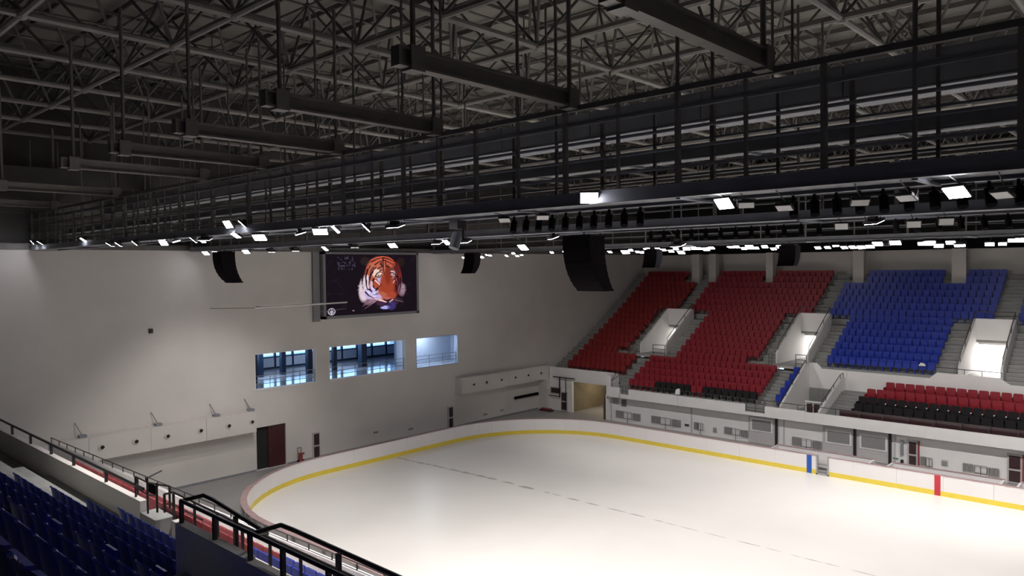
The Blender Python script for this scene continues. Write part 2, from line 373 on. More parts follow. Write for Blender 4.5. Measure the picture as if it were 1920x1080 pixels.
    # cheek stripes
    for l in ([(690, 330), (665, 430), (670, 540), (690, 620)], [(760, 350), (715, 440), (705, 560), (735, 630)], [(770, 460), (745, 540), (790, 600), (850, 570)],
              [(660, 640), (700, 690), (760, 720)], [(700, 600), (760, 650), (800, 620)], [(740, 690), (800, 670)], [(1100, 420), (1115, 520), (1100, 620)],
              [(1140, 460), (1140, 580), (1120, 660)], [(625, 420), (615, 520), (630, 600)], [(820, 600), (780, 640), (820, 680)], [(1075, 560), (1085, 650)]):
        stroke(l, 12, 5, BLK)
    for l in ([(770, 300), (735, 340), (720, 400)], [(1060, 300), (1090, 350), (1100, 410)], [(1080, 270), (1110, 330), (1125, 400)], [(725, 280), (700, 330)], [(1000, 330), (1050, 345)],
              [(800, 300), (770, 330), (760, 380)], [(860, 250), (880, 275), (902, 280)], [(680, 480), (672, 560)], [(730, 410), (720, 470)], [(1060, 460), (1085, 520), (1080, 600)]):
        stroke(l, 8, 4, BLK)
    for l in ([(690, 410), (690, 520), (705, 590)], [(745, 500), (745, 590), (780, 610)], [(790, 480), (830, 520), (850, 540)]):
        stroke(l, 9, 6, (.85, .62, .68))
    ell(700, 640, 34, 20, (.75, .68, .95), 8, .8, .8); ell(775, 650, 30, 26, (.70, .66, .95), 8, 0, .8); ell(760, 695, 40, 16, (.70, .66, .95), 8, .4, .8)
    for i in range(26):
        a = rng.rand(); x0 = 600+a*60; y0 = 500+rng.rand()*190
        stroke([(x0, y0), (x0-35-rng.rand()*25, y0+20-rng.rand()*30)], 3.4, 1.2, (.60, .48, .55), 4)
    for i in range(18):
        x0 = 1150+rng.rand()*30; y0 = 540+rng.rand()*130
        stroke([(x0, y0), (x0+25+rng.rand()*28, y0+20-rng.rand()*50)], 3, 1.2, (.38, .26, .30), 4)
    for i in range(14):
        x0 = 760+rng.rand()*90; y0 = 720+rng.rand()*60; stroke([(x0, y0), (x0-110-rng.rand()*60, y0+45+rng.rand()*80-30)], 3.2, 1.4, (.40, .22, .30), 4)
    for i in range(6):
        x0 = 1040+rng.rand()*30; y0 = 730+rng.rand()*40; stroke([(x0, y0), (x0+100+rng.rand()*40, y0+10+rng.rand()*50)], 2.6, 1, (.20, .10, .16), 4)
    # small round wheel-like station mark
    d = np.abs(np.hypot(u-224, v-882)-42); paint(soft(d-4.5, 4), (.55, .5, .6))
    for k in range(3):
        a = k*math.pi/3; dx, dy = math.sin(a)*34, math.cos(a)*34
        stroke([(224-dx, 882-dy), (224+dx, 882+dy)], 4.2, 4.2, (.55, .5, .6), 4)
    ell(224, 908, 10, 12, (.6, .55, .65), 4); ell(497, 885, 12, 7, (.35, .25, .4), 5)
    return img
scr = empty('led_screen', (.22, 32.9, 9.45), 'large video wall showing a tiger face, high on the end wall', 'screen')
fm = MB(); fm.box(.002, .45, 28.72, 28.92, 9.45, 14.05); fm.box(.002, .45, 36.95, 37.15, 9.45, 14.05); fm.box(.002, .45, 28.72, 37.15, 9.45, 9.64); fm.box(.002, .45, 28.72, 37.15, 13.9, 14.05)
part(fm, 'screen_frame', 'frame', scr)
part(B(.002, .3, 28.9, 36.97, 9.6, 13.92), 'backing', 'dark', scr)
W_, H_ = 230, 156
me = bpy.data.meshes.new('display')
ys = np.linspace(28.92, 36.95, W_+1); zs = np.linspace(13.9, 9.64, H_+1)
vv = [(.40-.22, y-32.9, z-9.45) for z in zs for y in ys]
ff = [(j*(W_+1)+i, (j+1)*(W_+1)+i, (j+1)*(W_+1)+i+1, j*(W_+1)+i+1) for j in range(H_) for i in range(W_)]
me.from_pydata(vv, [], ff)
ca = me.color_attributes.new('led', 'FLOAT_COLOR', 'CORNER')
img = tiger_colors(W_, H_).reshape(-1, 3); arr = np.ones((W_*H_, 4, 4)); arr[:, :, :3] = img[:, None, :]
ca.data.foreach_set('color', arr.reshape(-1))
sm = bpy.data.materials.new('led_pixels'); sm.use_nodes = True; nt = sm.node_tree; bb = nt.nodes['Principled BSDF']
at = nt.nodes.new('ShaderNodeAttribute'); at.attribute_name = 'led'; bb.inputs['Base Color'].default_value = (.003, .003, .003, 1); bb.inputs['Roughness'].default_value = .8; bb.inputs['Specular IOR Level'].default_value = .05
nt.links.new(at.outputs['Color'], bb.inputs['Emission Color']); bb.inputs['Emission Strength'].default_value = .85
me.materials.append(sm); dsp = bpy.data.objects.new('display', me); COL.objects.link(dsp); dsp.parent = scr
tag(B(.002, .2, 28.1, 28.6, 9.3, 14.05).build('screen_side_pilaster', 'frame', loc=(.1, 28.35, 9.3)), 'narrow grey upright strip on the wall left of the video screen', 'pilaster')

# ================================================================== RINK
RX0, RX1, RY0, RY1, RR = 4.15, 64.0, 17.55, 45.85, 8.6
def rink_pts(off=0, step=1.0):
    """outline with arc length list, counter-clockwise from the middle of the near side"""
    x0, x1, y0, y1, r = RX0-off, RX1+off, RY0-off, RY1+off, RR+off; P = []
    def line(a, b2):
        n = max(1, round(math.dist(a, b2)/2.4))
        for i in range(n): P.append((a[0]+(b2[0]-a[0])*i/n, a[1]+(b2[1]-a[1])*i/n))
    def arc(cx, cy, a0):
        n = 12
        for i in range(n): t = math.radians(a0-90*i/n); P.append((cx+r*math.cos(t), cy+r*math.sin(t)))
    line((x1-r, y0), (x0+r, y0)); arc(x0+r, y0+r, 270)
    line((x0, y0+r), (x0, y1-r)); arc(x0+r, y1-r, 180)
    line((x0+r, y1), (x1-r, y1)); arc(x1-r, y1-r, 90)
    line((x1, y1-r), (x1, y0+r)); arc(x1-r, y0+r, 0)
    return P
ip = rink_pts(0)
ice = MB(); ice.prism([(x, y, 0) for x, y in reversed(ip)], (0, 0, .03))
tag(ice.build('ice_sheet', 'ice'), 'smooth white ice sheet filling the rink', 'ice')
bd = empty('dasher_boards', (34, 31.7, 0), 'white rink boards with yellow kick strip and dull pink cap', 'rink boards')
A0 = rink_pts(0); A1 = rink_pts(.10); C0 = rink_pts(-.02); C1 = rink_pts(.30); K0 = rink_pts(-.012); D1 = rink_pts(.16)
HB = 1.15; GATE = (27.2, 27.95)
def seg(P0, P1, i, z0, z1, g=0.0):
    j = (i+1) % len(P0); a, b2, c, d2 = Vector(P0[i]), Vector(P0[j]), Vector(P1[j]), Vector(P1[i])
    a2 = a.lerp(b2, g); b3 = b2.lerp(a, g); c2 = c.lerp(d2, g); d3 = d2.lerp(c, g)
    return MB().prism([(p.x, p.y, z0) for p in (a2, b3, c2, d3)], (0, 0, z1-z0))
cap = MB(); n = len(A0)
for i in range(n):
    j = (i+1) % n; xa, xb = A0[i][0], A0[j][0]
    far = A0[i][1] > RY1-.01 and A0[j][1] > RY1-.01
    if far and max(xa, xb) > GATE[0] and min(xa, xb) < GATE[1]:
        lo, hi = min(xa, xb), max(xa, xb)
        for s0, s1 in ((lo, min(hi, GATE[0])), (max(lo, GATE[1]), hi)):
            if s1-s0 > .02:
                part(B(s0, s1, RY1, RY1+.1, .03, HB), 'board_panel', 'board', bd)
                part(B(s0, s1, RY1-.014, RY1, .03, .30), 'kick_plate', 'yellow', bd)
                part(B(s0, s1, RY1-.02, RY1+.12, HB, HB+.03), 'cap_rail', 'pinkcap', bd)
        continue
    part(seg(A0, A1, i, .03, HB, .002), 'board_panel', 'board', bd)
    part(seg(K0, A0, i, .03, .30), 'kick_plate', 'yellow', bd)
    part(seg(C0, D1 if A0[i][1] > 20 and A0[j][1] > 20 else C1, i, HB, HB+.03), 'cap_rail', 'pinkcap', bd)
for i in range(0, n):     # back posts of the near and end boards
    if A0[i][1] < 30:
        x, y = D1[i]; part(B(x-.05, x+.05, y-.12, y+.05, 0, HB), 'back_post', 'louvre', bd)
part(B(26.62, 26.92, RY1-.02, RY1-.013, .03, HB), 'blue_stripe', 'blue', bd)
part(B(33.65, 33.95, RY1-.022, RY1-.013, .03, HB), 'red_stripe', 'red', bd)
part(B(10.45, 10.48, RY1-.012, RY1-.004, .3, HB), 'joint_strip', 'dark', bd)
part(B(27.2, 27.28, RY1-.05, RY1+.14, .03, HB+.04), 'gate_post', 'louvre', bd); part(B(27.87, 27.95, RY1-.05, RY1+.14, .03, HB+.04), 'gate_post', 'louvre', bd)
part(B(27.2, 27.95, RY1-.05, RY1+.14, .0, .10), 'gate_sill', 'louvre', bd)
for x0, x1, lab in ((24.2, 30.2, 'white waist-high bench enclosure behind the boards at the gate'), (31.1, 36.75, 'white waist-high bench enclosure behind the red stripe'),
                    (37.4, 44, 'white waist-high bench enclosure at the right edge')):
    q = empty('bench_enclosure', ((x0+x1)/2, 46.6, 0), lab, 'enclosure')
    part(B(x0, x1, 47.1, 47.2, 0, HB), 'rear_panel', 'board', q)
    part(B(x1-.1, x1, 46.05, 47.1, 0, HB), 'side_panel', 'board', q); part(B(x0, x0+.1, 46.05, 47.1, 0, HB), 'side_panel', 'board', q)
    part(B(x0, x1, 46.05, 47.1, -.0, .06), 'bench_floor', 'floor', q)
    part(B(x0-.0, x1, 47.08, 47.22, HB, HB+.03), 'cap_strip', 'pinkcap', q)
    part(B(x0+.5, x1-.5, 46.7, 46.95, .40, .46), 'bench', 'louvre', q)
    for xx in (x0+.6, x1-.6): part(B(xx-.05, xx+.05, 46.72, 46.93, .06, .4), 'bench_leg', 'louvre', q)
# seam scuffed across the ice
sb = MB(); x = 4.3
while x < 36:
    L = .3+random.random()*1.0; fade = max(.25, 1-(x-4)/34)
    wdt = (.05+random.random()*.10)*fade*(1.6 if 9 < x < 16 else 1); y = 31.75+.55*min(1, (x-4)/8)+random.uniform(-.03, .03)
    sb.prism([(x, y-wdt, .031), (x+L*.5, y-wdt*1.4, .031), (x+L, y-wdt*.5, .031), (x+L, y+wdt*.6, .031), (x+L*.4, y+wdt*1.2, .031)], (0, 0, .003)); x += L*(.95 if x < 12 else 1.05+random.random()*.6)
tag(sb.build('ice_seam', 'seam'), 'broken grey wet seam running across the ice', 'seam', kind='stuff')
for k, (x, y) in enumerate(((26.5, 26.0), (25.6, 23.0), (40, 40), (22, 36))):
    pass

# ================================================================== FAR STAND
def yk(k): return 53.46+.8*k
def zk(k): return 3.48+.41*k+.0034*k*k
VOM = [(7.5, 10.2), (19.95, 22.5), (32.45, 35.0), (44.9, 47.5)]
stand = empty('grandstand', (30, 60, 0), 'raked concrete grandstand under the red and blue seats on the far side', 'grandstand')
XR = 56.0
def cut(x0, x1, holes):
    out = []; x = x0
    for a, c in holes:
        if c <= x or a >= x1: continue
        if a > x: out.append((x, a))
        x = max(x, c)
    if x < x1: out.append((x, x1))
    return out
for k in range(-2, 18):
    holes = [(a, c) for a, c in VOM] if 4 <= k <= 9 else []
    start = 0 if k >= 0 else 8.3
    segs = cut(start, XR, holes)
    if k < 4: segs = [(start, 22.75)]+([(48, XR)] if k > 0 else [])
    for a, c in segs:
        part(B(a+.002, c-.002, yk(k), yk(k)+.84, zk(k)-.75, zk(k)), 'step', 'concrete', stand)
part(B(0.01, XR, yk(18), 69.2, zk(18)-.8, zk(18)-.05), 'top_walkway', 'concrete', stand)
# aisle stair treads (intermediate steps) on the concrete
AIS = [(.05, 1.5, 0, 17), (8.15, 9.35, -2, 3), (8.15, 9.35, 10, 17), (20.75, 21.9, -2, 3), (20.75, 21.9, 10, 17), (33.6, 34.8, 10, 17),
       (10.25, 11.45, 4, 9), (6.35, 7.45, 4, 9), (22.55, 23.75, 4, 9), (18.75, 19.9, 4, 9), (35.05, 36.3, 4, 9), (31.2, 32.4, 4, 9), (46, 47.2, 10, 17)]
for x0, x1, k0, k1 in AIS:
    st = empty('aisle_stairs', ((x0+x1)/2, yk(k0), zk(k0)), 'flight of grey half steps in the far stand, at %.0f m along and %s' % (x0, 'above' if k0 == 10 else ('beside an entrance' if k0 == 4 else 'bottom')), 'stairs')
    for k in range(k0, k1+1):
        rise = zk(k+1)-zk(k)
        part(B(x0, x1, yk(k)+.52, yk(k)+.80, zk(k), zk(k)+rise*.5), 'step', 'concrete', st)
        part(B(x0, x1, yk(k)+.49, yk(k)+.53, zk(k)+rise*.5-.03, zk(k)+rise*.5+.006), 'nosing', 'stepedge', st)
        part(B(x0, x1, yk(k)-.02, yk(k)+.05, zk(k)-.03, zk(k)+.012), 'nosing', 'stepedge', st)
# relabel stairs in words
STL = {(.05, 0): 'dark stepped aisle climbing along the end wall beside red seats', (8.15, -2): 'bottom aisle stairs between the two lower red blocks',
       (8.15, 10): 'upper aisle stairs above the left entrance box', (20.75, -2): 'bottom aisle stairs beside the blue seat strip',
       (20.75, 10): 'upper aisle stairs between the red and blue blocks', (33.6, 10): 'upper aisle stairs right of the blue block',
       (10.25, 4): 'grey stairs on the right side of the left entrance box', (6.35, 4): 'grey stairs on the left side of the left entrance box',
       (22.55, 4): 'grey stairs between the middle entrance box and blue seats', (18.75, 4): 'grey stairs between red seats and the middle entrance box',
       (35.05, 4): 'dark stairs right of the bright entrance box', (31.2, 4): 'stairs between blue seats and the bright entrance box', (46, 10): 'upper aisle stairs beyond the right edge'}
for o in list(bpy.data.objects):
    if o.name.startswith('aisle_stairs'):
        for (x0, k0), l in STL.items():
            if abs(o.location.y-yk(k0)) < .1 and 0 < o.location.x-x0 < 1.3: o['label'] = l
# entrance boxes (vomitories)
def entrance(x0, x1, label, lamp, gate):
    t = .14; r = empty('entrance_box', ((x0+x1)/2, 59, 5.1), label, 'entrance')
    zl = 5.12
    for s, xa in ((0, x0), (1, x1-t)):
        part(MB().prism([(xa, 56.75, zl-.4), (xa, 69.1, zl-.4), (xa, 69.1, 7.9), (xa, 61.55, 7.9), (xa, 61.55, 8.85), (xa, 61.3, 8.85), (xa, 57.0, 6.15), (xa, 56.75, 5.95)], (t, 0, 0)), 'side_wall', 'white', r)
    part(B(x0+t, x1-t, 61.4, 61.55, 7.35, 8.85), 'back_wall', 'white', r)
    part(B(x0+t, x1-t, 61.55, 69.1, 7.35, 7.5), 'passage_ceiling', 'white', r)
    part(B(x0+t, x1-t, 56.7, 69.1, zl-.12, zl), 'passage_floor', 'floor', r)
    part(B(x0+t, x1-t, 68.9, 69.1, zl, 7.35), 'passage_end', 'white', r)
    part(B(x0+t, x1-t, 62.2, 62.35, 6.95, 7.35), 'lintel', 'white', r)
    # railing on the walls
    g = MB(); pts = [(x0+.07, 57.05, 6.6), (x0+.07, 61.42, 9.35), (x1-.07, 61.42, 9.35), (x1-.07, 57.05, 6.6)]
    g.path(pts, .028)
    part(g, 'handrail', 'rail', r)
    for a, z in ((57.05, 6.2), (58.5, 7.1), (60, 8.03), (61.42, 8.85)):
        zz = 6.6+(a-57.05)*(2.75/4.37)
        for xa in (x0+.07, x1-.07): part(MB().bar((xa, a, z-.05), (xa, a, zz), .022), 'post', 'rail', r)
    part(MB().bar(((x0+x1)/2, 61.42, 8.85), ((x0+x1)/2, 61.42, 9.35), .022), 'post', 'rail', r)
    if lamp:
        part(B(x0+.7, x1-.7, 64.0, 66.4, 7.26, 7.33), 'ceiling_lamp', 'litpanel', r)
        l = bpy.data.lights.new('passage_lamp', 'AREA'); l.shape = 'RECTANGLE'; l.size = 1.2; l.size_y = 2.4; l.energy = lamp; l.color = (1, .98, .95)
        lo = bpy.data.objects.new('passage_lamp', l); COL.objects.link(lo); lo.location = ((x0+x1)/2-r.location[0], 65.2-59, 7.2-5.1); lo.parent = r
    if gate: 
        part(B((x0+x1)/2+.1, x1-.5, 62.3, 62.36, 7.0, 7.18), 'exit_sign', 'louvre', r)
entrance(VOM[0][0], VOM[0][1], 'white walled entrance box cut into the left red seats', 60, False)
entrance(VOM[1][0], VOM[1][1], 'white walled entrance box between red and blue seats', 90, True)
entrance(VOM[2][0], VOM[2][1], 'white walled entrance box with a brightly lit doorway right of the blue seats', 420, True)
# landings with guard rails in front of the entrance boxes
def landing(x0, x1, xs, label, gl):
    r = empty('landing', ((x0+x1)/2, 56.3, 5.0), label, 'landing')
    part(B(x0, x1, 55.75, 56.74, 4.95, 5.12), 'slab', 'stepedge', r)
    g = empty('guard_rail', ((x0+x1)/2, 55.9, 5.12), gl, 'railing')
    for a, c in xs:
        for z in (.25, .55, .92): part(MB().bar((a, 55.85, 5.12+z), (c, 55.85, 5.12+z), .024), 'rail', 'rail', g)
        m = max(1, round((c-a)/.9))
        for i in range(m+1): xx = a+(c-a)*i/m; part(MB().bar((xx, 55.85, 5.12), (xx, 55.85, 6.04), .028), 'post', 'rail', g)
landing(5.7, 11.5, [(6.9, 7.5), (9.4, 10.6)], 'grey landing slab in front of the left entrance box', 'dark guard rail on the landing of the left entrance box')
landing(18.0, 22.7, [(19.8, 20.05), (21.9, 22.7)], 'grey landing slab in front of the middle entrance box', 'dark guard rail on the landing of the middle entrance box')

# ------------------------------------------------ seats of the far stand
def rrect(w2, z0, z1, r, y):
    c = .38*r
    return [(-w2+r*.3, y, z0), (w2-r*.3, y, z0), (w2, y, z0+r), (w2, y, z1-r), (w2-c, y, z1-c*.4), (w2-r*1.4, y, z1), (-w2+r*1.4, y, z1), (-w2+c, y, z1-c*.4), (-w2, y, z1-r), (-w2, y, z0+r)]
def farseat_mb(sgn=1):
    m = MB()
    m.prism(rrect(.238, .30, .86, .05, .26), (0, .05, 0))          # backrest
    m.prism(rrect(.215, .34, .72, .05, .13), (0, .07, 0))          # tipped-up pan
    m.box(-.03, .03, .15, .32, 0, .42)                             # bracket
    if sgn < 0: m.v = [(-a, -b, c) for a, b, c in m.v]
    return m
FS = {c: farseat_mb().mesh('stadium_seat', c) for c in ('redseat', 'redseat2', 'blueseat', 'blackseat')}
rows = {}
ORD = ['first', 'second', 'third', 'fourth', 'fifth', 'sixth', 'seventh', 'eighth', 'ninth', 'tenth', 'eleventh', 'twelfth', 'thirteenth', 'fourteenth', 'fifteenth',
       'sixteenth', 'seventeenth', 'eighteenth', 'nineteenth', 'twentieth']
def nth(i):
    return ORD[i] if i < 20 else ['twenty-first', 'twenty-second', 'twenty-third', 'twenty-fourth', 'twenty-fifth', 'twenty-sixth', 'twenty-seventh', 'twenty-eighth', 'twenty-ninth', 'thirtieth'][min(9, i-20)] if i < 30 else ('thirty-'+ORD[i-30] if i < 39 else ('fortieth' if i == 39 else 'forty-'+ORD[min(8, i-40)]))
seats = []   # (x, y, z, mat, label, group)
def blk(x0, x1, k, c, block, top=False):
    n = int((x1-x0)/.5)
    for i in range(n):
        seats.append((x0+.25+i*(x1-x0)/n, yk(k), zk(k), c, '%s seat in %s, %s row up, %s from the left' % ('blue' if 'blue' in c else ('black' if 'black' in c else 'red'), block, ORD[k+2], nth(i)),
                      '%s seats of the far stand' % ('blue' if 'blue' in c else ('black' if 'black' in c else 'red'))))
for k in range(-2, 18):
    if k == 3: L1, R1 = 1.7, 5.6
    elif k < 3: L1, R1 = (1.7 if k >= 0 else 8.6), 8.05
    elif k <= 10: L1, R1 = 1.7, 6.25
    else: L1, R1 = 1.7, 8.05
    if k >= 0: blk(L1, R1, k, 'redseat2', 'the leftmost red block')
    a, c = (9.45, 20.65) if k < 3 else ((11.55, 18.6) if k <= 10 else (9.45, 20.65))
    if k == 3: a, c = 11.6, 17.9
    if k == -2:
        for a1, c1, m1 in ((9.45, 11.95, 'redseat'), (11.95, 15.2, 'blackseat'), (15.2, 16.2, 'redseat'), (16.2, 20.65, 'blackseat')): blk(a1, c1, k, m1, 'the middle red block' if a1 < 12 else 'the middle block past the cloth')
    else: blk(a, c, k, 'redseat', 'the middle red block')
    if k < 3: blk(21.95, 22.5, k, 'blueseat', 'the single-file blue strip')
    if k >= 4:
        a, c = (23.85, 31.1) if k <= 10 else (22.05, 33.5)
        blk(a, c, k, 'blueseat', 'the blue block')
        a, c = (36.4, 44.7) if k <= 10 else (34.95, 45.9)
        blk(a, c, k, 'blueseat', 'the rightmost blue block')
# columns standing in the back rows
colx = [(7.0, 7.82), (8.86, 9.6), (14.65, 15.31), (22.37, 23.24), (29.83, 30.82), (38, 38.9)]
seats = [s for s in seats if not (s[1] > 66.2 and any(a-.3 < s[0] < c+.3 for a, c in colx))]
groups = {}
for s in seats: groups.setdefault(s[5], []).append(s)
for g, L in groups.items():
    vis = [s for s in L if s[0] < 40]; rest = [s for s in L if s[0] >= 40]
    vis.sort(key=lambda s: (Vector(s[:3])-CAM).length)
    for s in vis[:300]: tag(inst(FS[s[3]], s[3].replace('seat2', 'seat').replace('seat', '_stadium_seat'), s[:3]), s[4], 'seat', g)
    rest = vis[300:]+rest
    bym = {}
    for s in rest: bym.setdefault(s[3], []).append(s)
    for c, R in bym.items():
        m = MB(); one = farseat_mb()
        for s in R: m.add(one, s[:3])
        tag(m.build('stadium_seats_upper', c), {'redseat': 'dense upper rows of red seats in the middle red block', 'redseat2': 'dense upper rows of red seats beside the end wall',
            'blueseat': 'dense upper rows of blue seats in the blue blocks', 'blackseat': 'remaining black seats'}[c], 'seats', kind='stuff')
# back columns
for i, (a, c) in enumerate(colx):
    tag(B(a, c, 66.9, 67.6, zk(16), 13.96).build('concrete_column', 'plaster', loc=((a+c)/2, 67.2, zk(16))),
        ['pale column at the top of leftmost red block', 'pale column just right of the top left aisle', 'pale column behind the small right loudspeaker', 'pale column at the top left of blue block',
         'pale column at the top of the blue block, right part', 'pale column beyond the right edge of the blue block'][i], 'column')

# ------------------------------------------------ balcony front, lower wall
YF, YW = 50.7, 51.3
bal = empty('balcony_fascia', (25, YF, 2.05), 'long white balcony front with notched openings below the far seats', 'balcony')
def fas(x0, x1, z1, z0=2.08): part(B(x0, x1, YF, YF+.14, z0, z1), 'fascia_panel', 'white', bal)
fas(8.35, 8.55+.9, 2.92); 
for a, c, z1 in ((9.4, 10.3, 2.42), (10.3, 14.79, 2.86), (14.80, 20.3, 2.84), (20.3, 21.75, 2.32), (21.75, 24.6, 2.84), (24.6, 25.2, 2.78), (25.2, 32, 2.80), (32, 40, 2.80), (40, XR, 2.80)):
    fas(a+.004, c-.004, z1)
part(B(8.35, XR, YF+.14, 53.4, 2.06, 2.26), 'balcony_slab', 'concrete', bal)
tag(B(7.5, XR, YW, YW+.2, -.2, 2.08).build('wall_far', 'white'), kind='structure')
# left section over the passage: higher white wall
b = MB(); b.box(.9, 3.3, 52.0, 52.2, -.2, 3.85); b.box(3.3, 3.5, 52.0, 52.2, -.2, 3.85); b.box(3.5, 7.9, 52.0, 52.2, 2.72, 3.85); b.box(7.9, 8.35, 51.0, 52.2, 2.08, 3.8)
tag(b.build('wall_far_left', 'white'), kind='structure')
tag(B(7.35, 7.6, 51.3, 60, -.2, 2.7).build('wall_passage_right', 'brown'), kind='structure')
b = MB(); b.box(3.3, 3.5, 52.2, 60, -.2, 2.72); b.box(3.3, 7.6, 60, 60.2, -.2, 2.72); b.box(3.3, 7.6, 52.2, 60, 2.72, 2.9)
tag(b.build('wall_passage_back', 'brown'), kind='structure')
for i, x in enumerate((3.9, 5.2, 6.3)):
    q = empty('passage_crate', (x, 59.3, 0), ['pale crate at the back of the passage, left one', 'pale crate at the back of the passage, middle one', 'pale crate at the back of the passage, right one'][i], 'crate')
    part(B(x-.4, x+.4, 59.0, 59.7, 0, .95), 'body', 'stepedge', q); part(B(x-.43, x+.43, 58.97, 59.73, .95, 1.02), 'lid', 'stepedge', q)
l = bpy.data.lights.new('passage_bulb', 'POINT'); l.energy = 80; l.color = (1, .87, .66); l.shadow_soft_size = .1
pl = empty('passage_lamp_fitting', (5.6, 55, 2.6), 'small warm lamp on the ceiling of the corner passage', 'lamp')
part(B(5.45, 5.75, 54.9, 55.1, 2.6, 2.72), 'body', 'litpanel', pl); lo = bpy.data.objects.new('passage_bulb', l); COL.objects.link(lo); lo.location = (0, 0, -.25); lo.parent = pl
# corner fittings on the left wall section: window, narrow door, T shaped pipe
q = empty('corner_window', (1.65, 51.98, 1.7), 'dark small window on the white wall in the far corner', 'window')
part(B(1.06, 2.24, 51.94, 51.998, 1.45, 2.05), 'frame', 'doorgrey', q); part(B(1.14, 2.16, 51.92, 51.95, 1.52, 1.98), 'pane', 'darkglass', q)
q = empty('corner_door', (2.62, 51.95, 0), 'narrow glazed dark red door in the far corner', 'door')
part(B(2.28, 2.98, 51.93, 51.998, .02, 1.72), 'frame', 'doorgrey', q); part(B(2.36, 2.9, 51.90, 51.94, .92, 1.64), 'upper_pane', 'darkglass', q); part(B(2.36, 2.9, 51.90, 51.94, .12, .80), 'lower_pane', 'darkglass', q)
q = empty('corner_pipework', (2.6, 51.85, 1.2), 'black T-shaped pipe brackets on the white corner wall', 'pipe')
part(B(1.5, 3.95, 51.75, 51.82, 2.98, 3.05), 'header', 'black', q)
for x, z0, rr in ((2.25, 1.2, .05), (2.95, .1, .03)): part(MB().bar((x, 51.8, z0), (x, 51.8, 3.0), rr), 'down_pipe', 'black', q)
part(MB().bar((.9, 51.8, 1.28), (2.25, 51.8, 1.28), .035), 'cross_pipe', 'black', q)
part(MB().bar((.85, 51.8, 0), (.85, 51.8, 2.7), .05), 'stand_pipe', 'black', q)
# vertical joints / piers on the low wall
for i, x in enumerate((8.2, 15.67, 22.9, 30.1)):
    tag(B(x-.05, x+.05, YW-.04, YW-.001, 0, 2.06).build('wall_pier', 'doorgrey', loc=(x, YW-.02, 0)), ['slim grey wall strip at the left end of the low wall', 'slim grey wall strip between the wall heaters',
        'slim grey wall strip right of the first garage door', 'slim grey wall strip left of the glazed red door'][i], 'pier')
def heater(x0, x1, z0, z1, label, left=True, right=True):
    q = empty('wall_heater', ((x0+x1)/2, YW-.05, z0), label, 'heater'); w3 = (x1-x0)/3
    if left:
        for i in range(7): xx = x0+i*w3*.92/7; part(B(xx, xx+w3*.08, YW-.10, YW-.002, z0, z1), 'fin', 'louvre', q)
    if right:
        for i in range(7): xx = x1-w3*.92+i*w3*.92/7; part(B(xx, xx+w3*.08, YW-.10, YW-.002, z0-.05, z1-.05), 'fin', 'louvre', q)
    part(B(x0+w3, x1-w3, YW-.08, YW-.002, z0+.04, z1-.04), 'white_panel', 'board', q)
    part(MB().path([(x0+w3, YW-.18, z1), (x1-w3, YW-.18, z1), (x1-w3, YW-.18, z0), (x0+w3, YW-.18, z0), (x0+w3, YW-.18, z1)], .016), 'pipe_frame', 'rail', q)
    part(MB().bar(((x0+x1)/2, YW-.18, z1), ((x0+x1)/2, YW-.18, .0), .016), 'pipe_leg', 'rail', q)
heater(8.69, 11.11, .36, .92, 'finned wall heater left of the others on the low far wall')
heater(12.12, 14.79, .34, .9, 'finned wall heater, second along the low far wall')
heater(15.9, 17.1, .34, .88, 'short finned wall heater right of the slim wall strip', True, False)
heater(18.41, 20.3, .36, .86, 'finned wall heater just left of first garage door')
heater(23.5, 25.56, .28, .86, 'finned wall heater between the first and second garage doors')
heater(31.6, 32.6, .25, .8, 'short finned wall heater right of the glazed red door', True, False)
heater(33.9, 35.8, .30, .78, 'finned wall heater behind the right bench enclosure')
def plate(x0, x1, z0, z1, m, lab):
    q = empty('wall_vent', ((x0+x1)/2, YW-.03, z0), lab, 'vent')
    part(B(x0, x1, YW-.05, YW-.002, z0, z1), 'frame', 'doorgrey', q); n = 4
    for i in range(n): z = z0+.03+(z1-z0-.06)*i/n; part(B(x0+.03, x1-.03, YW-.075, YW-.045, z, z+(z1-z0)*.12), 'slat', m, q)
plate(17.48, 17.78, .32, .7, 'louvre', 'small louvred vent on the low wall between heaters'); plate(15.08, 15.48, .46, .66, 'darkmetal', 'small dark two-slot vent left of the wall strip')
plate(8.34, 8.93, 1.44, 1.96, 'louvre', 'grey vent high under the balcony at its left end'); plate(9.23, 9.75, 1.34, 1.91, 'dark', 'dark vent beside the grey one under balcony left end')
plate(32.75, 33.1, .42, .78, 'louvre', 'small square vent right of the glazed red door')
def garage(x0, x1, wx0, wx1, z0, z1, lab):
    q = empty('garage_door', ((x0+x1)/2, YW-.05, 0), lab, 'door')
    part(B(x0, x1, YW-.08, YW-.002, 0, 1.95), 'door_panel', 'doorgrey', q)
    part(B(wx0-.12, wx1+.12, YW-.12, YW-.07, z0-.1, z1+.1), 'window_frame', 'white', q)
    n = 10
    for i in range(n): z = z0+(z1-z0)*i/n; part(B(wx0, wx1, YW-.15, YW-.11, z+.005, z+(z1-z0)/n*.72), 'slat', 'louvre', q)
    part(B(wx0, wx1, YW-.125, YW-.119, z0, z1), 'slat_backing', 'steelgrey', q)
    part(B(x1, x1+.16, YW-.14, YW-.002, 0, 2.05), 'guide_rail', 'darkmetal', q)
garage(20.3, 22.3, 20.6, 22.0, .98, 1.72, 'pale grey door with louvred window, left of the three garage doors')
garage(25.6, 27.6, 25.93, 27.36, .9, 1.62, 'pale grey door with louvred window, middle of the three garage doors')
garage(27.85, 29.75, 28.11, 29.56, .86, 1.62, 'pale grey door with louvred window, right of the three garage doors')
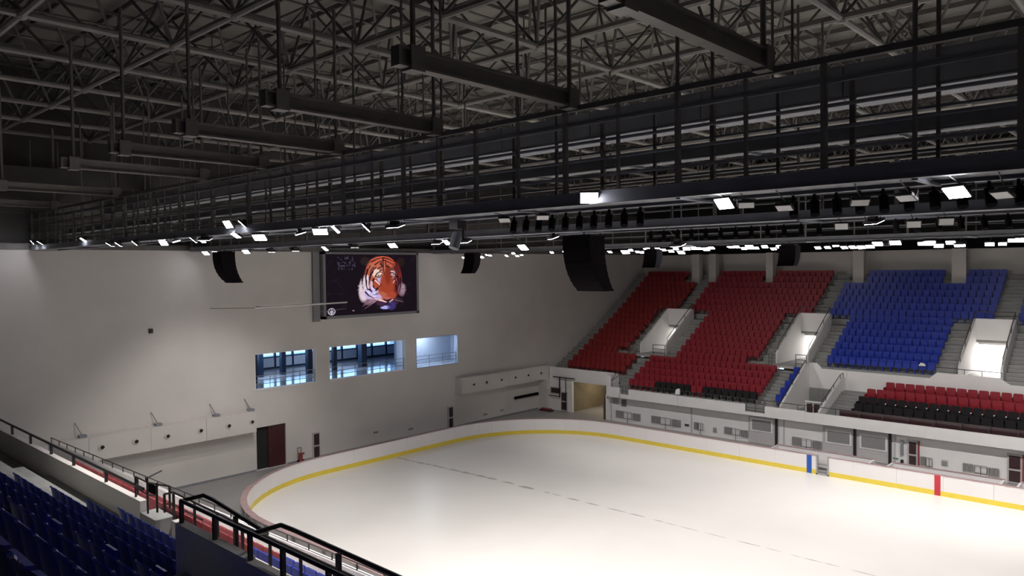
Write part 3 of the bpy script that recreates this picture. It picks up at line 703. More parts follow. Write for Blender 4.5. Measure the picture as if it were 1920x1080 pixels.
def gdoor(x0, x1, lab, jamb=True):
    q = empty('glazed_door', ((x0+x1)/2, YW-.05, 0), lab, 'door')
    part(B(x0, x1, YW-.08, YW-.002, .02, 1.72), 'frame', 'doorgrey', q)
    part(B(x0+.1, x1-.1, YW-.11, YW-.07, .88, 1.62), 'upper_pane', 'darkglass', q); part(B(x0+.1, x1-.1, YW-.11, YW-.07, .12, .76), 'lower_pane', 'darkglass', q)
    part(B(x1, x1+.08, YW-.12, YW-.002, .02, 1.74), 'red_edge', 'redbox', q)
gdoor(30.85, 31.45, 'narrow glazed dark red door right of the garage doors'); gdoor(36.15, 36.9, 'narrow glazed dark red door at the right edge')
q = empty('fire_point', (30.45, YW-.05, .1), 'black hose and extinguisher hanging left of the glazed door', 'extinguisher')
part(B(30.45, 30.62, YW-.14, YW-.002, .7, 1.6), 'hose', 'steelgrey', q); part(MB().bar((30.55, YW-.12, .1), (30.55, YW-.12, .42), .09, 10), 'bottle', 'darkmetal', q)
part(B(30.0, 30.3, YW-.05, YW-.002, .38, .46), 'sign', 'sign', q)
# far balcony railing
def railing(name, pts, posts, top, mids, label, m='rail', r=.022, zbase=None, cat='railing'):
    q = empty(name, pts[0], label, cat)
    part(MB().path([(x, y, z+top) for x, y, z in pts], r*1.1), 'top_rail', m, q)
    for mz in mids: part(MB().path([(x, y, z+mz) for x, y, z in pts], r*.8), 'mid_rail', m, q)
    for p in posts: part(MB().bar(p, (p[0], p[1], p[2]+top), r), 'post', m, q)
    return q
yr = YF+.07
railing('balcony_railing', [(10.3, yr, 2.86), (20.3, yr, 2.84)], [(x, yr, 2.85) for x in np.linspace(10.3, 20.2, 10)], .40, [], 'thin steel railing on the balcony front below the red seats')
q = railing('balcony_gate', [(20.32, yr, 2.32), (21.75, yr, 2.32)], [(x, yr, 2.32) for x in (20.35, 21.05, 21.7)], .9, [.3, .6], 'barred gate in the balcony notch below the aisle')
q = railing('balcony_gate', [(9.42, yr, 2.42), (10.3, yr, 2.42)], [(x, yr, 2.42) for x in (9.42, 9.7, 10.0, 10.28)], .7, [.25, .5], 'small barred gate in the left notch of balcony front')
railing('balcony_railing', [(21.75, yr, 2.84), (25.2, yr, 2.8)], [(x, yr, 2.82) for x in (21.8, 22.7, 24.1, 25.1)], .40, [], 'thin steel railing left of the white terrace stair wall')
q = railing('balcony_railing', [(25.2, yr, 2.80), (48, yr, 2.80)], [(x, yr, 2.80) for x in np.arange(26.6, 48, 1.45)], .42, [], 'long thin steel railing in front of the black and red terrace seats')
q = empty('draped_jacket', (14.79, yr, 2.9), 'pale cloth hung over the balcony railing post', 'cloth')
part(MB().prism([(14.6, yr-.1, 2.95), (15.0, yr-.1, 2.95), (15.02, yr-.08, 3.35), (14.85, yr-.06, 3.42), (14.66, yr-.08, 3.3)], (0, .06, 0)), 'front_fold', 'white', q)
part(MB().prism([(14.66, yr+.05, 3.0), (14.95, yr+.05, 3.02), (14.95, yr+.03, 3.38), (14.68, yr+.03, 3.32)], (0, .05, 0)), 'rear_fold', 'doorgrey', q)
part(MB().bar((14.79, yr-.04, 1.9), (14.79, yr-.04, 3.3), .012), 'cord', 'rail', q)
railing('corner_stair_railing', [(7.9, 51.05, 2.7), (8.4, 51.1, 3.05), (8.7, 51.6, 3.9)], [(7.9, 51.05, 2.1), (8.4, 51.1, 2.9)], .35, [], 'short sloping steel rail above the corner passage')

# ------------------------------------------------ terrace with red and black armchairs
tb = MB()
pz = [(22.75, 5.45), (23.3, 5.48), (23.7, 5.08), (30.85, 5.03), (31.3, 5.45), (34.9, 5.38), (35.5, 5.0), (XR, 5.0)]
tag(MB().prism([(22.75, 56.3, 2.2)]+[(XR, 56.3, 2.2)]+[(x, 56.3, z) for x, z in reversed(pz)], (0, .15, 0)).build('terrace_back_wall', 'white', loc=(30, 56.3, 2.2)),
    'white stepped parapet wall behind the red terrace seats', 'parapet')
tag(MB().prism([(22.6, 50.9, 2.26), (22.6, 56.3, 2.26), (22.6, 56.3, 5.5), (22.6, 55.7, 5.45), (22.6, 50.9, 2.75)], (.15, 0, 0)).build('wing_wall', 'white', loc=(22.7, 53, 2.26)),
    'sloping white wing wall beside the blue seat strip', 'wall')
railing('wing_rail', [(22.68, 51.0, 2.8), (22.68, 55.7, 5.45)], [(22.68, 51+i*1.17, 2.8+i*.66) for i in range(5)], .25, [], 'sloping handrail on top of the white wing wall')
tag(MB().prism([(25.2, 50.9, 2.26), (25.2, 56.3, 2.26), (25.2, 56.3, 4.6), (25.2, 55.6, 4.6), (25.2, 50.9, 2.6)], (.16, 0, 0)).build('stair_wall', 'white', loc=(25.3, 53, 2.26)),
    'sloping white wall left of the terrace stairs', 'wall')
railing('stair_rail', [(25.28, 51.0, 2.65), (25.28, 55.5, 4.55), (25.28, 56.1, 4.6)], [(25.28, 51.2, 2.7), (25.28, 52.7, 3.3), (25.28, 54.2, 3.95), (25.28, 55.5, 4.5), (25.28, 56.1, 4.55)], .32, [], 'sloping handrail on the terrace stair wall')
st = empty('terrace_stairs', (26.1, 53.5, 2.26), 'grey stairs left of the black terrace seats', 'stairs')
for i in range(9):
    y = 51.9+i*.42; z = 2.26+(i+1)*.155
    part(B(25.38, 26.95 if i < 7 else 28.2, y, 56.28, z-.155, z), 'step', 'concrete', st)
    part(B(25.38, 26.95 if i < 7 else 28.2, y-.015, y+.05, z-.03, z+.006), 'nosing', 'louvre', st)
tr = empty('seat_terrace', (36, 54, 2.26), 'low stepped terrace carrying the black and red armchairs', 'terrace')
TZ = [(52.25, 2.40), (53.15, 2.78), (54.1, 3.2), (55.05, 3.62)]
for i, (y, z) in enumerate(TZ): part(B(27.0 if i < 2 else 28.22 if i == 3 else 27.0, XR, y, (TZ[i+1][0] if i < 3 else 56.29), 2.26, z), 'tier', 'concrete', tr)
def armchair(c):
    m = MB(); m.prism(rrect(.27, .40, .95, .07, .50), (0, .10, 0)); m.box(-.24, .24, .06, .52, .36, .48)
    for s in (-1, 1): m.box(s*.29-.03, s*.29+.03, .05, .50, .42, .62)
    m.box(-.18, .18, .15, .5, 0, .36); return m.mesh('armchair', c)
AR = armchair('redseat'); AB = armchair('blackseat'); CP = MB().bar((0, 0, 0), (0, 0, .07), .045, 8).mesh('cup', 'white')
for ri, (y, z) in enumerate(TZ):
    x0 = [26.95+.35, 27.0+.3, 27.55, 28.5][ri]
    x0 = max(x0, 27.35 if ri < 2 else 27.6 if ri == 2 else 28.55); i = 0; x = x0
    while x < 46:
        nm = ['black padded armchair, front terrace row', 'black padded armchair, second terrace row', 'red padded armchair, third terrace row', 'red padded armchair, topmost terrace row'][ri]+', %s from the stairs' % nth(i)
        tag(inst(AR if ri > 1 else AB, 'armchair', (x, y+.18, z)), nm, 'armchair', ['black terrace armchairs front row', 'black terrace armchairs second row', 'red terrace armchairs lower row', 'red terrace armchairs top row'][ri])
        if ri == 1 and i > 1 and x < 45: tag(inst(CP, 'cup', (x+.31, y+.35, z+.62)), 'tiny white cup on a black terrace armchair, %s from the stairs' % nth(i-2), 'cup', 'white cups on the black armchairs')
        x += .62; i += 1
ds = empty('terrace_desk_front', (32, 51.6, 2.26), 'dark purple panel front behind the long railing', 'panel')
for x in np.arange(26.6, 46, 1.45): part(B(x+.02, x+1.43, 51.45, 51.5, 2.26, 3.12), 'panel', 'darkglass', ds)
nb = empty('stairwell_guard', (24.4, 53, 2.26), 'dark panelled guard with a white top bar beside the wing wall', 'guard')
part(B(23.75, 25.15, 52.9, 53.02, 3.08, 3.18), 'top_bar', 'white', nb)
for x in (23.8, 24.3, 24.8, 25.1): part(B(x-.03, x+.03, 52.93, 52.99, 2.26, 3.1), 'post', 'white', nb)
part(B(23.8, 25.1, 52.97, 52.99, 2.3, 2.95), 'dark_panel', 'darkglass', nb)
tag(B(22.8, 25.15, 56.2, 56.295, 2.26, 3.6).build('stairwell_opening', 'concrete', loc=(24, 56.25, 2.26)), 'dull grey recess low in the terrace back wall', 'recess')
tag(B(22.75, 25.2, 50.9, 56.3, 2.24, 2.27).build('floor_terrace', 'floor'), kind='structure')
railing('entrance_front_rail', [(31.3, 56.4, 5.45), (35, 56.4, 5.4)], [(32.9, 56.4, 5.4), (33.9, 56.4, 5.4), (35, 56.4, 5.4)], .33, [], 'low dark rail on the parapet before the bright entrance')
q = empty('white_bag', (30.3, yk(4)+.1, zk(4)+.5), 'small white bag left on a front blue seat', 'bag')
part(MB().prism([(30.1, yk(4)+.02, zk(4)+.62), (30.55, yk(4)+.02, zk(4)+.62), (30.48, yk(4)+.02, zk(4)+.78), (30.25, yk(4)+.02, zk(4)+.84)], (0, -.15, 0)), 'body', 'white', q)

# ================================================================== ROOF
ZB, ZT, SP = 19.6, 22.7, 3.85
bx = [37.05+SP*i for i in range(-9, 7)]; by = [9.8+3.92*j for j in range(-5, 16)]
bx = [x for x in bx if x > .8]
frame = empty('space_frame', (30, 30, ZB), 'white tubular space frame carrying the roof', 'roof truss')
bars = {'bottom_chord': [], 'diagonal_tube': [], 'top_chord': []}
for i, x in enumerate(bx):
    for j, y in enumerate(by):
        if i+1 < len(bx): bars['bottom_chord'].append(((x, y, ZB), (bx[i+1], y, ZB)))
        if j+1 < len(by): bars['bottom_chord'].append(((x, y, ZB), (x, by[j+1], ZB)))
        for sx in (-.5, .5):
            for sy in (-.5, .5):
                tx, ty = x+sx*SP, y+sy*3.92
                if -.3 < tx < X1-.5: bars['diagonal_tube'].append(((x, y, ZB), (tx, ty, ZT)))
for i in range(-1, len(bx)):
    for j in range(-1, len(by)):
        tx = (bx[0]+SP*(i+.5)); ty = by[0]+3.92*(j+.5)
        if i+1 < len(bx): bars['top_chord'].append(((tx, ty, ZT), (tx+SP, ty, ZT)))
        if j+1 < len(by): bars['top_chord'].append(((tx, ty, ZT), (tx, ty+3.92, ZT)))
RAD = {'bottom_chord': .10, 'diagonal_tube': .05, 'top_chord': .048}
MATB = {'bottom_chord': 'truss', 'diagonal_tube': 'truss2', 'top_chord': 'truss2'}
fwd = Vector((-.6788, .7338, 0))
def inview(p):
    d = Vector(p)-CAM; z = d.dot(fwd); s = d.dot(Vector((.7342, .6788, 0)))
    return z > 3 and abs(s)/z < .75 and d.z/z < .42
for nm, L in bars.items():
    m_in = [q for q in L if inview(((q[0][0]+q[1][0])/2, (q[0][1]+q[1][1])/2, (q[0][2]+q[1][2])/2))]
    m_out = [q for q in L if q not in m_in]
    m_in.sort(key=lambda q: (Vector(q[0])-CAM).length)
    for a, c in m_in[:300]: part(MB().bar(a, c, RAD[nm], 8, False), nm, MATB[nm], frame)
    r = MB()
    for a, c in m_in[300:]+m_out: r.bar(a, c, RAD[nm], 6, False)
    part(r, nm+'_rest', MATB[nm], frame, kind='stuff')
nd = MB()
for x in bx:
    for y in by: nd.ball((x, y, ZB), .17, 8, 6)
part(nd, 'bottom_nodes', 'truss', frame, kind='stuff')
nd = MB()
for i in range(-1, len(bx)):
    for j in range(-1, len(by)):
        tx = bx[0]+SP*(i+.5); ty = by[0]+3.92*(j+.5); nd.ball((tx, ty, ZT), .13, 6, 4); nd.bar((tx, ty, ZT), (tx, ty, 23.3), .03, 5)
part(nd, 'top_nodes', 'truss2', frame, kind='stuff')
pr = empty('roof_purlins', (30, 30, 23.3), 'parallel steel purlins under the roof deck', 'purlins')
for y in np.arange(by[0]-1.96, 73, 1.96): part(B(-.3, X1, y-.035, y+.035, 23.3, 23.5), 'purlin', 'truss2', pr)
for x in np.arange(bx[0]-SP/2, X1, SP): part(B(x-.04, x+.04, -12, 72.5, 23.18, 23.3), 'cross_purlin', 'truss2', pr)

# transverse beams carrying catwalk A
ZC = 14.0
tb_lab = ['dark hanging steel beam, the nearest at the top right', 'dark hanging steel beam, second from the right', 'dark hanging steel beam, third from the right', 'dark hanging steel beam, fourth from the right',
          'dark hanging steel beam, fifth from the right', 'dark hanging steel beam, sixth from the right', 'dark hanging steel beam, seventh from the right', 'dark hanging steel beam, last before the end wall', 'dark hanging steel beam beyond the right edge']
for i, x in enumerate((39.4, 35.55, 31.65, 27.8, 23.95, 20.1, 12.4, 4.7, 43.3)):
    q = empty('hanging_beam', (x, 9.3, 15.9), tb_lab[i], 'beam')
    b = MB(); b.box(x-.10, x+.10, 7.2, 11.6, 15.86, 15.90); b.box(x-.10, x+.10, 7.2, 11.6, 16.12, 16.16); b.box(x-.03, x+.03, 7.2, 11.6, 15.9, 16.12); b.box(x-.1, x+.1, 7.15, 7.2, 15.86, 16.16)
    part(b, 'i_beam', 'beam', q)
    for y in (7.5, 11.35): part(MB().bar((x, y, 16.1), (x, y, ZB+.0), .045), 'hanger', 'beam', q); part(B(x-.13, x+.13, y-.14, y+.14, 15.82, 16.2), 'clamp', 'beam', q)

def catwalk(y0, y1, x0, x1, z, sp, label, hang=True, rails=(.35, .75, 1.1), toph=None, railm='rail', deep=.22):
    q = empty('lighting_catwalk', ((x0+x1)/2, (y0+y1)/2, z), label, 'catwalk')
    for y in (y0, y1):
        b = MB(); b.box(x0, x1, y-.03, y+.03, z, z+deep); b.box(x0, x1, y-.09, y+.09, z-.012, z); b.box(x0, x1, y-.07, y+.07, z+deep, z+deep+.012)
        part(b, 'side_channel', 'steelgrey', q)
    part(B(x0, x1, y0+.09, y1-.09, z+.05, z+.07), 'deck_plate', 'steelgrey', q)
    xs = np.arange(x0+.3, x1, sp)
    H = toph or rails[-1]
    for y in (y0, y1):
        for h in rails: part(MB().bar((x0, y, z+deep+h), (x1, y, z+deep+h), .030 if h < H else .035, 6), 'rail', 'steelgrey' if h < H else railm, q)
        if toph: part(B(x0, x1, y-.05, y+.05, z+toph-.05, z+toph+.05), 'top_beam', 'truss2' if y == y0 else 'steelgrey', q)
    for k, x in enumerate(xs):
        for y in (y0, y1):
            rr = .042 if k % 2 == 0 else .028
            part(B(x-rr, x+rr, y-rr, y+rr, z+deep, z+(toph or rails[-1]+deep)), 'post', 'beam', q)
        if k % 3 == 0: part(B(x-.04, x+.04, y0, y1, z-.04, z), 'cross_member', 'steelgrey', q)
        if hang and k % 3 == 0:
            for y in (y0, y1): part(MB().bar((x, y, z+(toph or rails[-1])), (x, y, ZB), .035), 'hanger', 'beam', q)
    return q
catwalk(11.5, 12.75, .3, 60, ZC, 1.24, 'nearest dark lighting catwalk crossing the whole picture', toph=1.85, rails=(.3, .62, .95, 1.3))
catwalk(19.7, 21.4, .3, 60, ZC, 2.4, 'second dark lighting catwalk beyond the nearest one', rails=(.4, .8, 1.15))
catwalk(38.6, 40.6, .3, 60, ZC, 2.4, 'far lighting catwalk with the dense row of floodlights', rails=(.4, .8, 1.15))
# solid panels and cable tray on the first catwalk
q = empty('cable_tray', (30, 13.1, 14.9), 'long dark cable tray along the nearest catwalk', 'cable tray')
part(B(.3, 60, 13.0, 13.25, 14.85, 14.88), 'tray_floor', 'steelgrey', q)
for y in (13.0, 13.25): part(B(.3, 60, y-.01, y+.01, 14.85, 15.12), 'tray_side', 'steelgrey', q)
for x in np.arange(1, 60, 2.5): part(B(x-.02, x+.02, 12.75, 13.25, 14.80, 14.85), 'bracket', 'steelgrey', q)
q = empty('air_duct_overhead', (30, 15.4, 16.6), 'long dark rectangular duct hung above the catwalks', 'duct')
for i in range(20): part(B(.4+i*3, .4+i*3+2.97, 14.9, 15.9, 15.95, 16.6), 'duct_section', 'steelgrey', q)
for x in np.arange(2, 60, 6): 
    for y in (14.9, 15.9): part(MB().bar((x, y, 16.6), (x, y, ZB), .03), 'hanger', 'beam', q)
# transverse dark girders near the end wall
for i, (x, z) in enumerate(((1.6, 16.4), (5.2, 16.9))):
    q = empty('end_girder', (x, 25, z), ['deep dark girder running along the end wall above it', 'deep dark girder hung parallel to the end wall'][i], 'girder')
    for k in range(10): part(B(x-.15, x+.15, -10+k*6, -10+k*6+5.97, z, z+.75), 'girder_section', 'upper', q)
    for y in np.arange(-8, 50, 7.84): part(MB().bar((x, y, z+.7), (x, y, ZB), .05), 'hanger', 'beam', q)

# ================================================================== FLOODLIGHTS
def flood_parts():
    h = MB(); h.prism([(-.22, -.15, .0), (.22, -.15, 0), (.22, .15, 0), (-.22, .15, 0)], (0, 0, .07))
    h.box(-.12, .12, -.06, .06, .07, .16)
    g = MB(); g.prism([(-.20, -.13, -.012), (.20, -.13, -.012), (.20, .13, -.012), (-.20, .13, -.012)], (0, 0, .012))
    y = MB(); y.path([(-.24, 0, .02), (-.24, 0, .20), (.24, 0, .20), (.24, 0, .02)], .012, 5)
    return h.mesh('housing', 'darkmetal'), g.mesh('lens', 'lamp'), g.mesh('lens_off', 'lampdim'), y.mesh('yoke', 'darkmetal')
FH, FG, FGO, FY = flood_parts()
nflood = 0; FC = {}
def flood(x, y, z, tilt, lab, grp, scale=1.0, on=True, yaw=0.0, power=None, cone=118):
    global nflood
    FC[lab] = FC.get(lab, 0)+1
    if on and ('cluster' in lab or 'scattered' in lab or 'left of the' in lab or 'above the' in lab or 'right of the' in lab or 'side' in lab): lab = lab+', %s one' % nth(FC[lab]-1)
    o = empty('floodlight', (x, y, z), lab, 'floodlight', grp)
    yc = min((11.5, 12.75, 19.7, 21.4, 38.6, 40.6), key=lambda q: abs(q-y))
    Mx = Matrix.Translation((x, y, z)) @ Matrix.Rotation(yaw, 4, 'Z') @ Matrix.Rotation(tilt, 4, 'X') @ Matrix.Scale(scale, 4)
    a1 = Mx @ Vector((0, 0, .2)); inv = Mx.inverted(); mm = MB(); mm.path([tuple(inv @ a1), tuple(inv @ Vector((x, yc, ZC+.02)))], .016, 5); mo = mm.build('mount', 'darkmetal', o)
    o.rotation_euler = (tilt, 0, yaw); o.scale = (scale,)*3
    inst(FH, 'housing', (0, 0, 0), o); inst(FG if on else FGO, 'lens', (0, 0, 0), o); inst(FY, 'yoke', (0, 0, 0), o)
    if power:
        l = bpy.data.lights.new('flood_lamp', 'SPOT'); l.energy = power; l.spot_size = math.radians(cone); l.spot_blend = .7; l.shadow_soft_size = .12; l.color = (1, .965, .93)
        lo = bpy.data.objects.new('flood_lamp', l); COL.objects.link(lo); lo.parent = o; lo.location = (0, 0, -.08)
    nflood += 1
A = [(1.6, 11.3, 14.35), (2.6, 11.3, 14.3), (8.4, 11.4, 14.25), (11.6, 11.4, 13.95), (12.5, 11.4, 13.93), (14.0, 11.5, 13.93), (15.3, 12.0, 13.93), (17.4, 11.6, 13.9), (18.1, 12.2, 13.92),
     (19.0, 11.5, 13.88), (19.9, 11.5, 13.88), (21.8, 11.35, 14.28), (22.7, 11.35, 14.26), (22.0, 11.5, 13.93), (23.3, 11.6, 13.82), (25.6, 11.6, 13.85), (26.6, 11.6, 13.86), (27.2, 11.7, 13.90), (28.7, 11.6, 13.87),
     (29.9, 11.6, 13.86), (36.0, 11.35, 14.10), (38.45, 11.9, 13.86), (41.9, 12.1, 13.80)]
for i, (x, y, z) in enumerate(A):
    lab = 'lit floodlight on the nearest catwalk, %s' % ('cluster at its far left end' if x < 16 else 'cluster above the left loudspeaker' if x < 24.5 else 'scattered ones above the screen' if x < 31 else 'the lone one in picture centre right' if x < 37 else 'the one right of centre' if x < 40 else 'the large tilted one near the right edge')
    pw = i in (7, 10, 15, 19, 20, 21, 22)
    flood(x, y, z, .3 if pw and x < 34 else -random.uniform(.55, 1.0), lab, 'lit floodlights of the nearest catwalk', .95 if x < 30 else .8, True, random.uniform(-.7, .9), FLOOD_W if pw and x < 34 else (FLOOD_W*.22 if i in (11, 20) else None))
for i, (x, y, z) in enumerate(((38.9, 11.8, 13.8), (39.5, 11.9, 13.72), (40.7, 11.8, 13.72), (41.3, 11.9, 13.75), (42.5, 11.8, 13.7), (33.2, 12, 13.85), (34.3, 12, 13.85))):
    lab = 'unlit pale floodlight on the nearest catwalk, number %s from the left' % ['three', 'four', 'five', 'six', 'seven', 'one', 'two'][i]
    flood(x, y, z, -.5, lab, 'unlit floodlights of the nearest catwalk', .6, False, random.uniform(-.8, .8))
Bl = [(1.3, 20.2, 13.88), (2.6, 20.2, 13.86), (6.1, 20.2, 13.85), (8.7, 20.2, 13.84), (11.0, 20.2, 13.84), (16.0, 20.2, 13.88), (21.5, 20.4, 13.86), (22.3, 20.2, 13.85), (23.4, 20.2, 13.85), (26.2, 20.4, 13.55), (27.8, 20.2, 13.84), (38.3, 20.3, 13.86),
      (32.6, 20.4, 13.45), (13.4, 20.4, 13.84), (18.6, 20.4, 13.84)]
for i, (x, y, z) in enumerate(Bl):
    pw = i in (3, 4, 5, 6, 8, 10, 11, 12)
    flood(x, y, z, (.5 if i in (3, 4, 5) else .35) if pw else -.7, 'lit floodlight under the second catwalk, %s' % ('left of the screen' if x < 13 else 'above the screen' if x < 20 else 'right of the screen' if x < 30 else 'above the red and blue seats'), 'lit floodlights of the second catwalk', 1.0, True, math.pi/2 if i in (3, 4, 5) else random.uniform(-.5, .5), (FLOOD_W*.5 if i in (3, 4, 5) else FLOOD_W*1.2) if pw else None, 84 if i in (3, 4, 5) else 118)
for i, (x, y, z) in enumerate(((37.6, 20.0, 13.78), (39.3, 20.0, 13.75), (40.0, 20.0, 13.78))):
    flood(x, y, z, -.8, ['unlit pale floodlight under second catwalk, left one', 'unlit pale floodlight under second catwalk, middle one', 'unlit pale floodlight under second catwalk, right one'][i], 'unlit floodlights of the second catwalk', .75, False, .3)
x = 1.0; i = 0
while x < 46:
    if random.random() < .78 or x > 15:
        pw = i % 6 == 0 and x > 8 and min(abs(x-19.9), abs(x-28.3)) > 1.6
        flood(x, 40.1, 13.74+random.uniform(-.12, .14), (.7 if i % 12 == 0 else -.3) if pw else -.6, 'lit floodlight in far catwalk row, %s' % ('screen side' if x < 10 else 'above the red seats' if x < 26 else 'above the blue seats'),
              'lit floodlights of the far catwalk', (.5 if x < 15 else .72)+.6*random.random()**2, True, random.uniform(-.3, .3), FLOOD_W*1.25 if pw else None)
    x += random.choice((.34, .38, .42, .5, 1.2)); i += 1
# line array loudspeakers
def array(x, y, ztop, n, w_, h, sgn, label, big=1.0):
    q = empty('line_array_speaker', (x, y, ztop), label, 'loudspeaker')
    z = ztop; off = 0; ang = 0
    part(B(x-w_*.4, x+w_*.4, y-.25, y+.25, ztop, ztop+.05), 'rigging_frame', 'darkmetal', q)
    for i in range(n):
        ang = (i/n)**1.4*.95
        ca, sa = math.cos(ang), math.sin(ang); d = h; dp = .46*big
        p = [(0, -dp), (0, dp), (-sa*0-0, dp)]
        # box cross-section in (y,z): front towards sgn, back away
        f0 = (off+sgn*dp*ca, z-dp*sa*1.0+dp*sa); 
        nx, nz = sgn*ca, -sa; tx, tz = -sgn*sa, -ca      # front normal, downward axis
        a = (off+nx*dp, z+nz*dp*.0); 
        P = [(off+nx*dp, z), (off-nx*dp*.8, z-nz*dp*.0), (off-nx*dp*.8+tx*d*.97, z+tz*d*.97), (off+nx*dp+tx*d, z+tz*d)]
        part(MB().prism([(x-w_/2, y+a2, b2) for a2, b2 in P], (w_, 0, 0)), 'cabinet', 'black', q)
        off += tx*d*.96; z += tz*d*.98
    part(MB().path([(x, y, ztop), (x-.02, y, ZC+.02)], .03), 'chain', 'darkmetal', q)
    if big > .9:
        pts = [(x+w_*.3, y+.45*-sgn, ZC)]+[(x+w_*.3, y-sgn*(.45-.25*math.sin(math.pi*t/8)*.0)-sgn*.25*math.cos(math.pi*t/8)*0, ztop-.2-1.1*math.sin(math.pi*t/8)*0-t*.12) for t in range(6)]
        pts += [(x+w_*.2, y-sgn*.2, ztop-1.15), (x, y+sgn*.0, ztop-.9)]
        part(MB().path(pts, .025, 5), 'cable', 'darkmetal', q)
    return q
array(3.2, 20.4, 13.92, 8, 1.05, .25, -1, 'curved black line array loudspeaker hanging left of the screen')
array(29.0, 20.4, 13.86, 9, 1.15, .235, -1, 'big curved black line array loudspeaker hanging right of centre')
array(4.2, 39.2, 13.95, 7, 1.1, .24, 1, 'small curved black loudspeaker hanging just right of the screen', .8)
array(19.9, 39.2, 13.82, 5, .9, .24, 1, 'small black loudspeaker hanging before the stair top in the far corner', .8)
array(28.3, 39.2, 13.84, 5, .9, .24, 1, 'small black loudspeaker hanging above the middle red block', .8)
q = empty('moving_head_lamp', (30.9, 12.75, 13.9), 'grey moving-head lamp hanging under the nearest catwalk', 'lamp')
part(B(30.75, 31.05, 12.6, 12.9, 13.78, 14.0), 'base', 'darkmetal', q); part(MB().path([(30.72, 12.75, 13.78), (30.72, 12.75, 13.5), ], .03), 'arm', 'darkmetal', q); part(MB().path([(31.08, 12.75, 13.78), (31.08, 12.75, 13.5)], .03), 'arm', 'darkmetal', q)
part(MB().bar((30.9, 12.75, 13.68), (30.9, 12.6, 13.3), .13, 10), 'head', 'steelgrey', q)
# rows of small stage lamps hanging under the catwalks (dark lanterns)
LN = MB(); LN.bar((0, 0, 0), (.05, -.1, -.24), .075, 8); LN.box(-.02, .02, -.02, .02, 0, .12); LNm = LN.mesh('stage_lantern', 'black')
for i, x in enumerate(list(np.arange(32.8, 36.5, .38))+list(np.arange(39.3, 43, .36))):
    tag(inst(LNm, 'stage_lantern', (x, 12.75, 13.87)), 'small black stage lantern under the nearest catwalk, %s row, %s from left' % (('centre', nth(i)) if i < 10 else ('right', nth(i-10))), 'lantern', 'black lanterns of the nearest catwalk')
for i, x in enumerate(list(np.arange(31, 37, .5))+list(np.arange(38.5, 41.5, .5))):
    tag(inst(LNm, 'stage_lantern', (x, 21.4, 13.87)), 'small black stage lantern under the second catwalk, %s from left' % nth(i), 'lantern', 'black lanterns of the second catwalk')

# ================================================================== NEAR STAND (where the camera stands)
NY = [7.1-.745*i for i in range(10)]
NZT = [6.87, 7.27, 7.75, 8.23, 8.79, 9.39, 10.03, 10.69, 11.37, 12.05]
NZ = [z-.86 for z in NZT]
ns = empty('near_grandstand', (34, 4, 0), 'dark raked concrete tiers under the near blue seats', 'grandstand')
for i in range(10):
    y1 = NY[i]+.42; y0 = NY[i]-.33
    if i < 3: sg = [(14.0, 32.3), (36.2, 60)]
    elif i < 9: sg = [(14.0, 60)]
    else: sg = [(14.0, 42.5), (46.5, 60)]
    for a, c in sg: part(B(a, c, y0-(12 if i == 9 and False else .01), y1, NZ[i]-.7, NZ[i]), 'step', 'concrete', ns)
part(B(14, 60, 7.5, 8.3, 5.1, 5.55), 'front_walkway', 'concrete', ns)
part(B(14, 60, -11.9, NY[9]-.3, 9, 11.0), 'rear_platform', 'concrete', ns)
for i in range(3, 9):     # aisle half steps
    part(B(32.35, 33.45, NY[i]-.33, NY[i]-.02, NZ[i], NZ[i]+(NZ[i+1]-NZ[i])*.5), 'aisle_step', 'stepedge', ns)
for i in range(0, 9):
    part(B(22.9, 24.2, NY[i]-.33, NY[i]-.02, NZ[i], NZ[i]+(NZ[i+1]-NZ[i])*.5), 'aisle_step', 'stepedge', ns)
part(B(32.45, 36.2, 4.75, 5.18, 6.6, 7.95), 'cross_aisle', 'floor', ns)
# near blue seats, seen from behind
def nb_seat():
    back = MB(); k = 8; o = []
    for i in range(k+1):
        t = i/k; x = -.225+.45*t; c = .035*(1-(2*t-1)**2); o.append((x, -.02-c))
    for i in range(k):
        (xa, ya), (xb, yb) = o[i], o[i+1]; za = .84-.03*abs(2*i/k-1)**3; zb = .84-.03*abs(2*(i+1)/k-1)**3
        back.prism([(xa, ya, .38), (xb, yb, .38), (xb, yb-.07, zb), (xa, ya-.07, za)], (0, .028, 0))
    pan = MB().prism([(-.21, .06, .36), (.21, .06, .36), (.20, .10, .58), (-.20, .10, .58)], (0, .05, -.01))
    br = MB(); br.box(-.03, .03, -.02, .12, .02, .42); br.box(-.2, .2, .0, .06, .36, .42)
    lip = MB().path([(-.22, -.095, .835), (-.1, -.125, .855), (.1, -.125, .855), (.22, -.095, .835)], .019, 5)
    return back.mesh('backrest', 'blueseat'), pan.mesh('seat_pan', 'blueseat'), br.mesh('bracket', 'darkmetal'), lip.mesh('edge_bead', 'blueseat')
SB, SPN, SBR, SLP = nb_seat()
cnt = 0
for i in range(9):
    spans = [(24.3, 32.25)] + ([(33.5, 44.0)] if i >= 4 else [])
    for a, c in spans:
        n_ = int((c-a)/.5)
        for k in range(n_):
            x = a+.25+k*(c-a)/n_
            lab = 'near blue seat seen from behind, %s row up, %s from %s' % (ORD[i], nth(k), 'the left end' if x < 33 else 'the aisle')
            s = empty('tip_up_chair', (x, NY[i], NZ[i]), lab, 'seat', 'blue seats of the near stand')
            inst(SB, 'backrest', (0, 0, 0), s); inst(SPN, 'seat_pan', (0, 0, 0), s); inst(SBR, 'bracket', (0, 0, 0), s); inst(SLP, 'edge_bead', (0, 0, 0), s); cnt += 1
